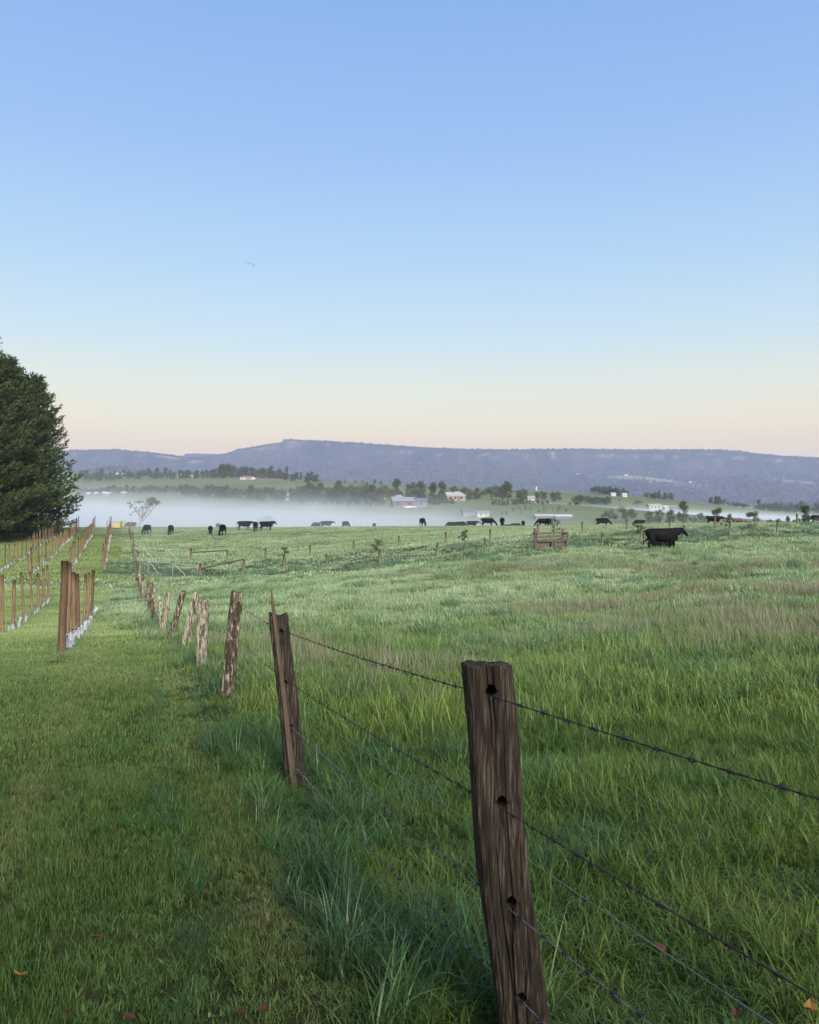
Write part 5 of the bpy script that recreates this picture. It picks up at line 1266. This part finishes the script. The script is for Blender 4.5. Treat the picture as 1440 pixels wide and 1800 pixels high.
# ------------------------------------------------------------------ yellow box and gateway at the end of the lane
p_ = at(206, 131); e = empty('yellow_bin', p_, R(4)); tag(e, 'yellow box bin standing in the gateway where the lane ends', 'bin')
MB().box((0, 0, .62), (1.12, .9, .84)).build('bin_body', M['yellow'], e)
MB().box((0, 0, 1.065), (1.2, .98, .05)).build('rim', M['yellow'], e)
for sx in (-.45, .45): MB().box((sx, 0, .1), (.16, .96, .2)).build('skid', M['rail'], e)
p_ = at(199, 133); e = empty('lane_gate', p_); tag(e, 'low metal gate behind the yellow box, half open', 'gate')
for zz in (.35, .7, 1.1): MB().tube([(-1.0, 0, zz), (1.8, .3, zz)], .025, 6).build('rail', M['metal_dark'], e)
for x_, y_ in ((-1.0, 0), (1.8, .3)): MB().tube([(x_, y_, -.1), (x_, y_, 1.25)], .05, 7).build('gate_post', M['farm_post'], e)
p_ = at(214.5, 132); o = MB().tube([(0, 0, -.1), (0, 0, 1.3)], .11, 9).build('strainer_post', M['post_pale'], None, p_); tag(o, 'grey strainer post right of the yellow box', 'post')

# ------------------------------------------------------------------ far buildings
def house(px, d, w, dp, h, rh, wall, roof, label, rz=0, wins=(), door=None, hip=False, group='far farm buildings', name='house', chimney=False, over=.4, gpy=None):
    p_ = at(px, d)
    if gpy is not None: p_ = at_py(px, *gpy)
    e = empty(name, p_, R(rz)); tag(e, label, 'building', group)
    MB().box((0, 0, h / 2 - 1.5), (w, dp, h + 3)).build('wall', M[wall], e)
    m = MB(); a_, b_ = w / 2 + over, dp / 2 + over; k = a_ - (b_ if hip else 0); z0, z1 = h + .01, h + rh; th = .12
    if hip: k = max(a_ - b_, .4)
    else: k = a_
    v = [(-a_, -b_, z0), (a_, -b_, z0), (a_, b_, z0), (-a_, b_, z0), (-k, 0, z1), (k, 0, z1)]
    m.v += v + [(x_, y_, z_ - th) for x_, y_, z_ in v[:4]]
    m.f += [(0, 1, 5, 4), (2, 3, 4, 5), (1, 2, 5), (3, 0, 4), (6, 7, 1, 0), (7, 8, 2, 1), (8, 9, 3, 2), (9, 6, 0, 3), (9, 8, 7, 6)]
    rf = m.build('roof', M[roof], e)
    if chimney: MB().box((w * .2, .3, h + rh * .9), (.9, .9, 1.8)).build('chimney', M['wall_brick'], rf)
    for x_ in wins:
        q = MB().box((x_ * w, -dp / 2 - .02, h * .55), (w * .12, .10, h * .42)).build('window', M['glass'], e)
        MB().box((x_ * w, -dp / 2 - .05, h * .55 - h * .21 - .08), (w * .13, .16, .12)).build('sill', M['wall_white'], q)
    if door is not None: MB().box((door * w, -dp / 2 - .02, h * .4), (w * .14, .12, h * .8)).build('door', M['roof_dark'], e)
    return e
house(707, 462, 11.5, 11, 3.6, 2.4, 'wall_brick', 'roof_grey', 'big gabled barn with grey roof and open front in the farmstead', 8, (-.3, .3), 0.02, name='barn')
e = house(737, 464, 8.0, 9, 3.1, 2.0, 'wall_grey', 'roof_blue', 'lower shed with blue grey roof adjoining the barn', 4, (.1,), -.25, name='shed')
house(668, 575, 6.5, 6, 3.0, 1.2, 'wall_orange', 'roof_white', 'small ochre walled house with white roof among trees', 12, (.1,), None, True)
house(698, 540, 5.5, 6, 2.8, 1.8, 'wall_tan', 'roof_pale', 'small pale roofed cottage behind the barn roof', -35, (0,), None)
house(804, 560, 12, 9, 3.4, 3.0, 'wall_tan', 'roof_pale', 'tan house with broad pale hipped roof among dark trees', -12, (-.32, -.05, .3), .14, True, chimney=True)
house(789, 590, 5, 6, 3.2, 2.4, 'wall_tan', 'roof_pale', 'narrow gabled wing left of the tan house', 20, (0,), None)
house(824, 318, 6.0, 6, 2.4, 1.2, 'wall_grey', 'roof_dark', 'grey roofed shed half sunk in the mist', 6, (), .2, gpy=(907, 300, 400), name='shed')
house(848, 318, 5.2, 5, 1.7, .8, 'wall_white', 'roof_grey', 'white walled shed half sunk in the mist', 4, (-.2, .25), None, gpy=(908, 300, 400), name='shed')
house(956, 300, 7.0, 5, .9, .8, 'wall_grey', 'roof_pale', 'long low white shed in the mist, left one', 2, (), None, gpy=(911, 270, 400), name='shed')
house(990, 300, 6.0, 5, .8, .7, 'wall_grey', 'roof_white', 'long low white shed in the mist, right one', -4, (), None, gpy=(911, 270, 400), name='shed')
house(933, 640, 5.5, 5, 2.6, .8, 'wall_white', 'roof_pale', 'white cottage with dark openings on the hill lane', 3, (-.3, .0, .3), None)
house(1150, 690, 9.5, 7, 3.2, 1.2, 'wall_white', 'roof_pale', 'white house with three dark windows above the mist streak', 3, (-.3, -.02, .26), None, gpy=(896, 560, 800))
house(1181, 690, 7, 7, 2.4, 1.2, 'wall_grey', 'roof_grey', 'grey roofed shed right of the white house', -6, (), -.2, gpy=(896.5, 560, 800), name='shed')
house(1168, 692, 4.0, 5, 2.0, 1.4, 'wall_white', 'roof_white', 'small white gabled shed between house and grey shed', 30, (), 0, gpy=(896.5, 560, 800), name='shed')
house(1078, 850, 5, 5, 2.6, 1, 'wall_white', 'roof_white', 'white cottage deep in the skyline clump', 0, (), None)
house(1097, 845, 5, 5, 2.8, 1.2, 'wall_white', 'roof_white', 'white cottage at the end of the skyline clump', 10, (0,), None)
house(436, 1000, 18, 8, 2.6, 1.6, 'wall_white', 'roof_red', 'long low house with red roof on the far hill', 2, (-.35, -.1, .2), 0.05, True)
for px_, d_, w_, lab in ((207, 1560, 6, 'left white cottage on the far hillside'), (216, 1560, 8, 'right white cottage with peaked roof on the far hillside'), (256, 1500, 16, 'long pale house on the far hillside'), (327, 1350, 8, 'pale house below the tall gums, lower one'), (334, 1400, 10, 'pale house below the tall gums, upper one'), (316, 1420, 4, 'tiny white cottage between the hill houses')):
    house(px_, d_, w_, 7, 2.8, 1.6, 'wall_white', 'roof_white' if w_ < 10 else 'roof_pale', lab, random.uniform(-8, 8), (0,), None, group='houses on the far hillside')
for px_, d_, w_, lab in ((496, 535, 3.6, 'left white roof showing through the grove'), (506, 540, 4.0, 'middle white roof showing through the grove'), (519, 545, 4.0, 'right white roof showing through the grove'), (500, 600, 6, 'pale long roof behind the grove')):
    house(px_, d_, w_, 5, 2.4, 1.2, 'wall_white', 'roof_white', lab, random.uniform(-20, 20), (), None, group='sheds in the grove', name='shed')
for px_, d_, w_, lab in ((156, 640, 2.6, 'white gabled house at the edge of the mist'), (170, 640, 2.0, 'flat pale shed at the edge of the mist'), (184, 640, 2.6, 'pinkish house at the edge of the mist'), (191, 620, 2.4, 'small white shed low at the edge of the mist'), (218, 620, 3.6, 'pale long shed below the misty belt')):
    house(px_, d_, w_, 4, 1.6, 1.2, 'wall_grey', 'roof_white' if w_ < 3 else 'roof_pale', lab, random.uniform(-20, 20), (0,), None, group='houses at the edge of the mist')
def on_slope(px, py):
    tq = np.linspace(.02, .85, 400); x, y, z = escarp(np.full(400, float(px)), tq); k = int(np.argmin(np.abs(900 - (z - EYE) / y * F - py))); return Vector((x[k], y[k], z[k]))
for px_, py_, w_, lab in ((1092, 843, 24, 'lower white farmhouse on the escarpment clearing'), (1101, 836, 22, 'upper white farmhouse on the escarpment clearing'), (1175, 851, 14, 'white cottage at the foot of the clearing'), (1214, 848, 14, 'white cottage at the right end of the clearing'), (1018, 834, 30, 'pale shed roofs among forest left of the clearing'), (1143, 849, 10, 'small pale cottage below the clearing')):
    q = on_slope(px_, py_); e = house(px_, 3000, w_, 10, 5, 3, 'wall_white', 'roof_white', lab, 0, (), None, group='houses on the escarpment'); e.location = q
# white tank tower on the skyline
q = at(943, 955); e = empty('water_tank', q); tag(e, 'white cylindrical tank standing on the grassy skyline', 'tank')
MB().tube([(0, 0, -1), (0, 0, 4.6)], 1.1, 14).build('tank', M['wall_white'], e, sm=False); MB().tube([(0, 0, 4.6), (0, 0, 5.2)], [1.15, .2], 14).build('lid', M['roof_white'], e)
for px_, d_, h_, lab in ((972, 560, 9, 'tall power pole beside the grey hill trees'), (1028, 520, 7, 'thin power pole above the mist streak'), (1089.5, 428, 5.2, 'short power pole on the near hill brow')):
    q = at(px_, d_); e = empty('power_pole', q); tag(e, lab, 'power pole', 'power poles')
    MB().tube([(0, 0, -.5), (0, 0, h_)], [.16, .11], 7).build('pole', M['bark'], e); MB().box((0, 0, h_ - .5), (2.0, .12, .14)).build('crossarm', M['bark'], e)
# white utility truck parked before the barn
q = at(718, 452); e = empty('parked_car', q, R(4)); tag(e, 'white utility truck parked in front of the barn', 'car')
prof_ = [(-2.4, .45), (2.4, .45), (2.45, .8), (2.3, 1.02), (1.15, 1.1), (.55, 1.68), (-.75, 1.7), (-.95, 1.1), (-2.4, 1.05)]
m = MB(); n = len(prof_)
for yy in (-.88, .88): m.v += [(x_, yy, z_) for x_, z_ in prof_]
m.f += [tuple(range(n)), tuple(range(2 * n - 1, n - 1, -1))] + [(i, n + i, n + (i + 1) % n, (i + 1) % n) for i in range(n)]
m.build('body', M['white_paint'], e)
for x_, w_ in ((-.3, .75), (.45, .55)): MB().box((x_, -.89, 1.36), (w_, .03, .42)).build('window', M['glass'], e)
for x_ in (-1.5, 1.5):
    for yy in (-.86, .86): wq = MB().tube([(x_, yy - .1, .37), (x_, yy + .1, .37)], .37, 14).build('wheel', M['rubber'], e); MB().tube([(x_, yy - .12, .37), (x_, yy + .12, .37)], .2, 10).build('rim', M['galv'], wq)
q = at(728.5, 452); e = empty('parked_car', q, R(-6)); tag(e, 'low white trailer parked beside the utility truck', 'trailer')
MB().box((0, 0, .75), (2.6, 1.5, .55)).build('tray', M['white_paint'], e)
for yy in (-.8, .8): MB().tube([(0, yy - .08, .33), (0, yy + .08, .33)], .33, 12).build('wheel', M['rubber'], e)
# swing frame in the far garden
q = at(560, 462); e = empty('swing_frame', q); tag(e, 'pale wooden swing frame before the shrubs of the grove', 'swing')
for x_ in (-1.4, 1.4):
    for yy in (-.8, .8): MB().tube([(x_, yy, -.1), (x_, 0, 2.4)], .08, 6).build('leg', M['roof_pale'], e)
MB().tube([(-1.5, 0, 2.4), (1.5, 0, 2.4)], .09, 6).build('beam', M['roof_pale'], e); MB().tube([(-1.4, 0, 2.3), (-3.6, 0, .05)], .1, 6).build('slide', M['roof_pale'], e)
# ------------------------------------------------------------------ birds, fallen leaves
for k, (px_, py_, rz, lab) in enumerate(((432.5, 462, 20, 'leading bird of three flying across the blue sky'), (440, 463.3, 15, 'middle bird of three flying across the blue sky'), (445.8, 466, 10, 'trailing bird of three flying across the blue sky'))):
    q = spot(px_, py_, 260); e = empty('bird', q, R(rz)); tag(e, lab, 'bird', 'birds in flight')
    MB().tube([(-.28, 0, 0), (-.1, 0, .03), (.15, 0, .02), (.32, 0, .0)], [.02, .07, .06, .015], 7).build('body', M['bird'], e)
    for s in (-1, 1):
        m = MB(); m.v += [(-.12, s * .05, .03), (.10, s * .05, .03), (.06, s * .32, .13), (-.08, s * .32, .13), (-.1, s * .62, .06), (-.12, s * .05, .045), (.10, s * .05, .045), (.06, s * .32, .142), (-.08, s * .32, .142)]
        m.f += [(0, 1, 2, 3), (3, 2, 4), (5, 6, 7, 8), (8, 7, 4)]; m.build('wing', M['bird'], e)
def leaf_mesh(seed, mat):
    random.seed(seed); m = MB(); n = 5; L_, W_ = 1.0, .36
    for i in range(n + 1):
        u = i / n; w_ = W_ * math.sin(math.pi * min(1, u * .92 + .06)) ** .8; cz = .16 * math.sin(u * 3 + seed) + .25 * u * u
        m.v += [(u * L_, -w_, cz + .10 * random.random() + .12), (u * L_, 0, cz), (u * L_, w_, cz + .10 * random.random() + .12)]
    for i in range(n):
        for j in range(2): b_ = i * 3 + j; m.f.append((b_, b_ + 1, b_ + 4, b_ + 3))
    return m.mesh('fallen_leaf', M[mat])
lm = [leaf_mesh(1, 'dead_leaf'), leaf_mesh(2, 'dead_leaf'), leaf_mesh(3, 'dead_leaf_y')]
random.seed(21)
leafs = [(178, 1652, 0, 1.2, 'reddish curled leaf lying on the open lawn'), (46, 1712, 2, 1.3, 'yellow leaf in the corner of the lawn'), (202, 1460, 0, .9, 'small rusty leaf on a worn patch of lawn'), (266, 1522, 1, 1.1, 'brown leaf by the dark mower line'),
         (20, 1340, 1, 1.2, 'dark leaf at the edge of the lawn'), (365, 1576, 0, 1.0, 'dull brown leaf between mower line and fence'), (430, 1785, 0, 1.4, 'dark red leaf at the bottom of the lawn'), (458, 1775, 1, 1.2, 'dark leaf beside the dark red leaf'),
         (235, 1795, 0, 1.1, 'red brown leaf near the lawn foreground'), (115, 1782, 1, 1.0, 'brown leaf in the pale lawn patch'), (1147, 1662, 0, 1.5, 'large rusty leaf caught in the long grass behind the wire'), (1295, 1778, 1, 1.2, 'brown leaf low in the long grass'),
         (1428, 1780, 2, 1.6, 'yellow leaf at the edge of the long grass'), (462, 1358, 0, .9, 'orange brown leaf in the verge grass by the second post'), (325, 1402, 1, .8, 'faded leaf near the mower line')]
for px_, py_, k, s_, lab in leafs:
    dd = 1.5
    for _ in range(30):
        x_ = (px_ - 720) / F * dd; z_ = g(x_, dd) + (.05 if py_ < 1e9 and px_ < 600 else .16); dd = .5 * dd + .5 * (EYE - z_) * F / (py_ - 900)
    o = link('fallen_leaf', lm[k], None, ((px_ - 720) / F * dd, dd, z_), random.uniform(0, 6)); o.scale = (.036 * s_,) * 3
    o.rotation_euler = (random.uniform(-.3, .5), random.uniform(-.4, .3), random.uniform(0, 6)); tag(o, lab, 'leaf', 'fallen leaves')
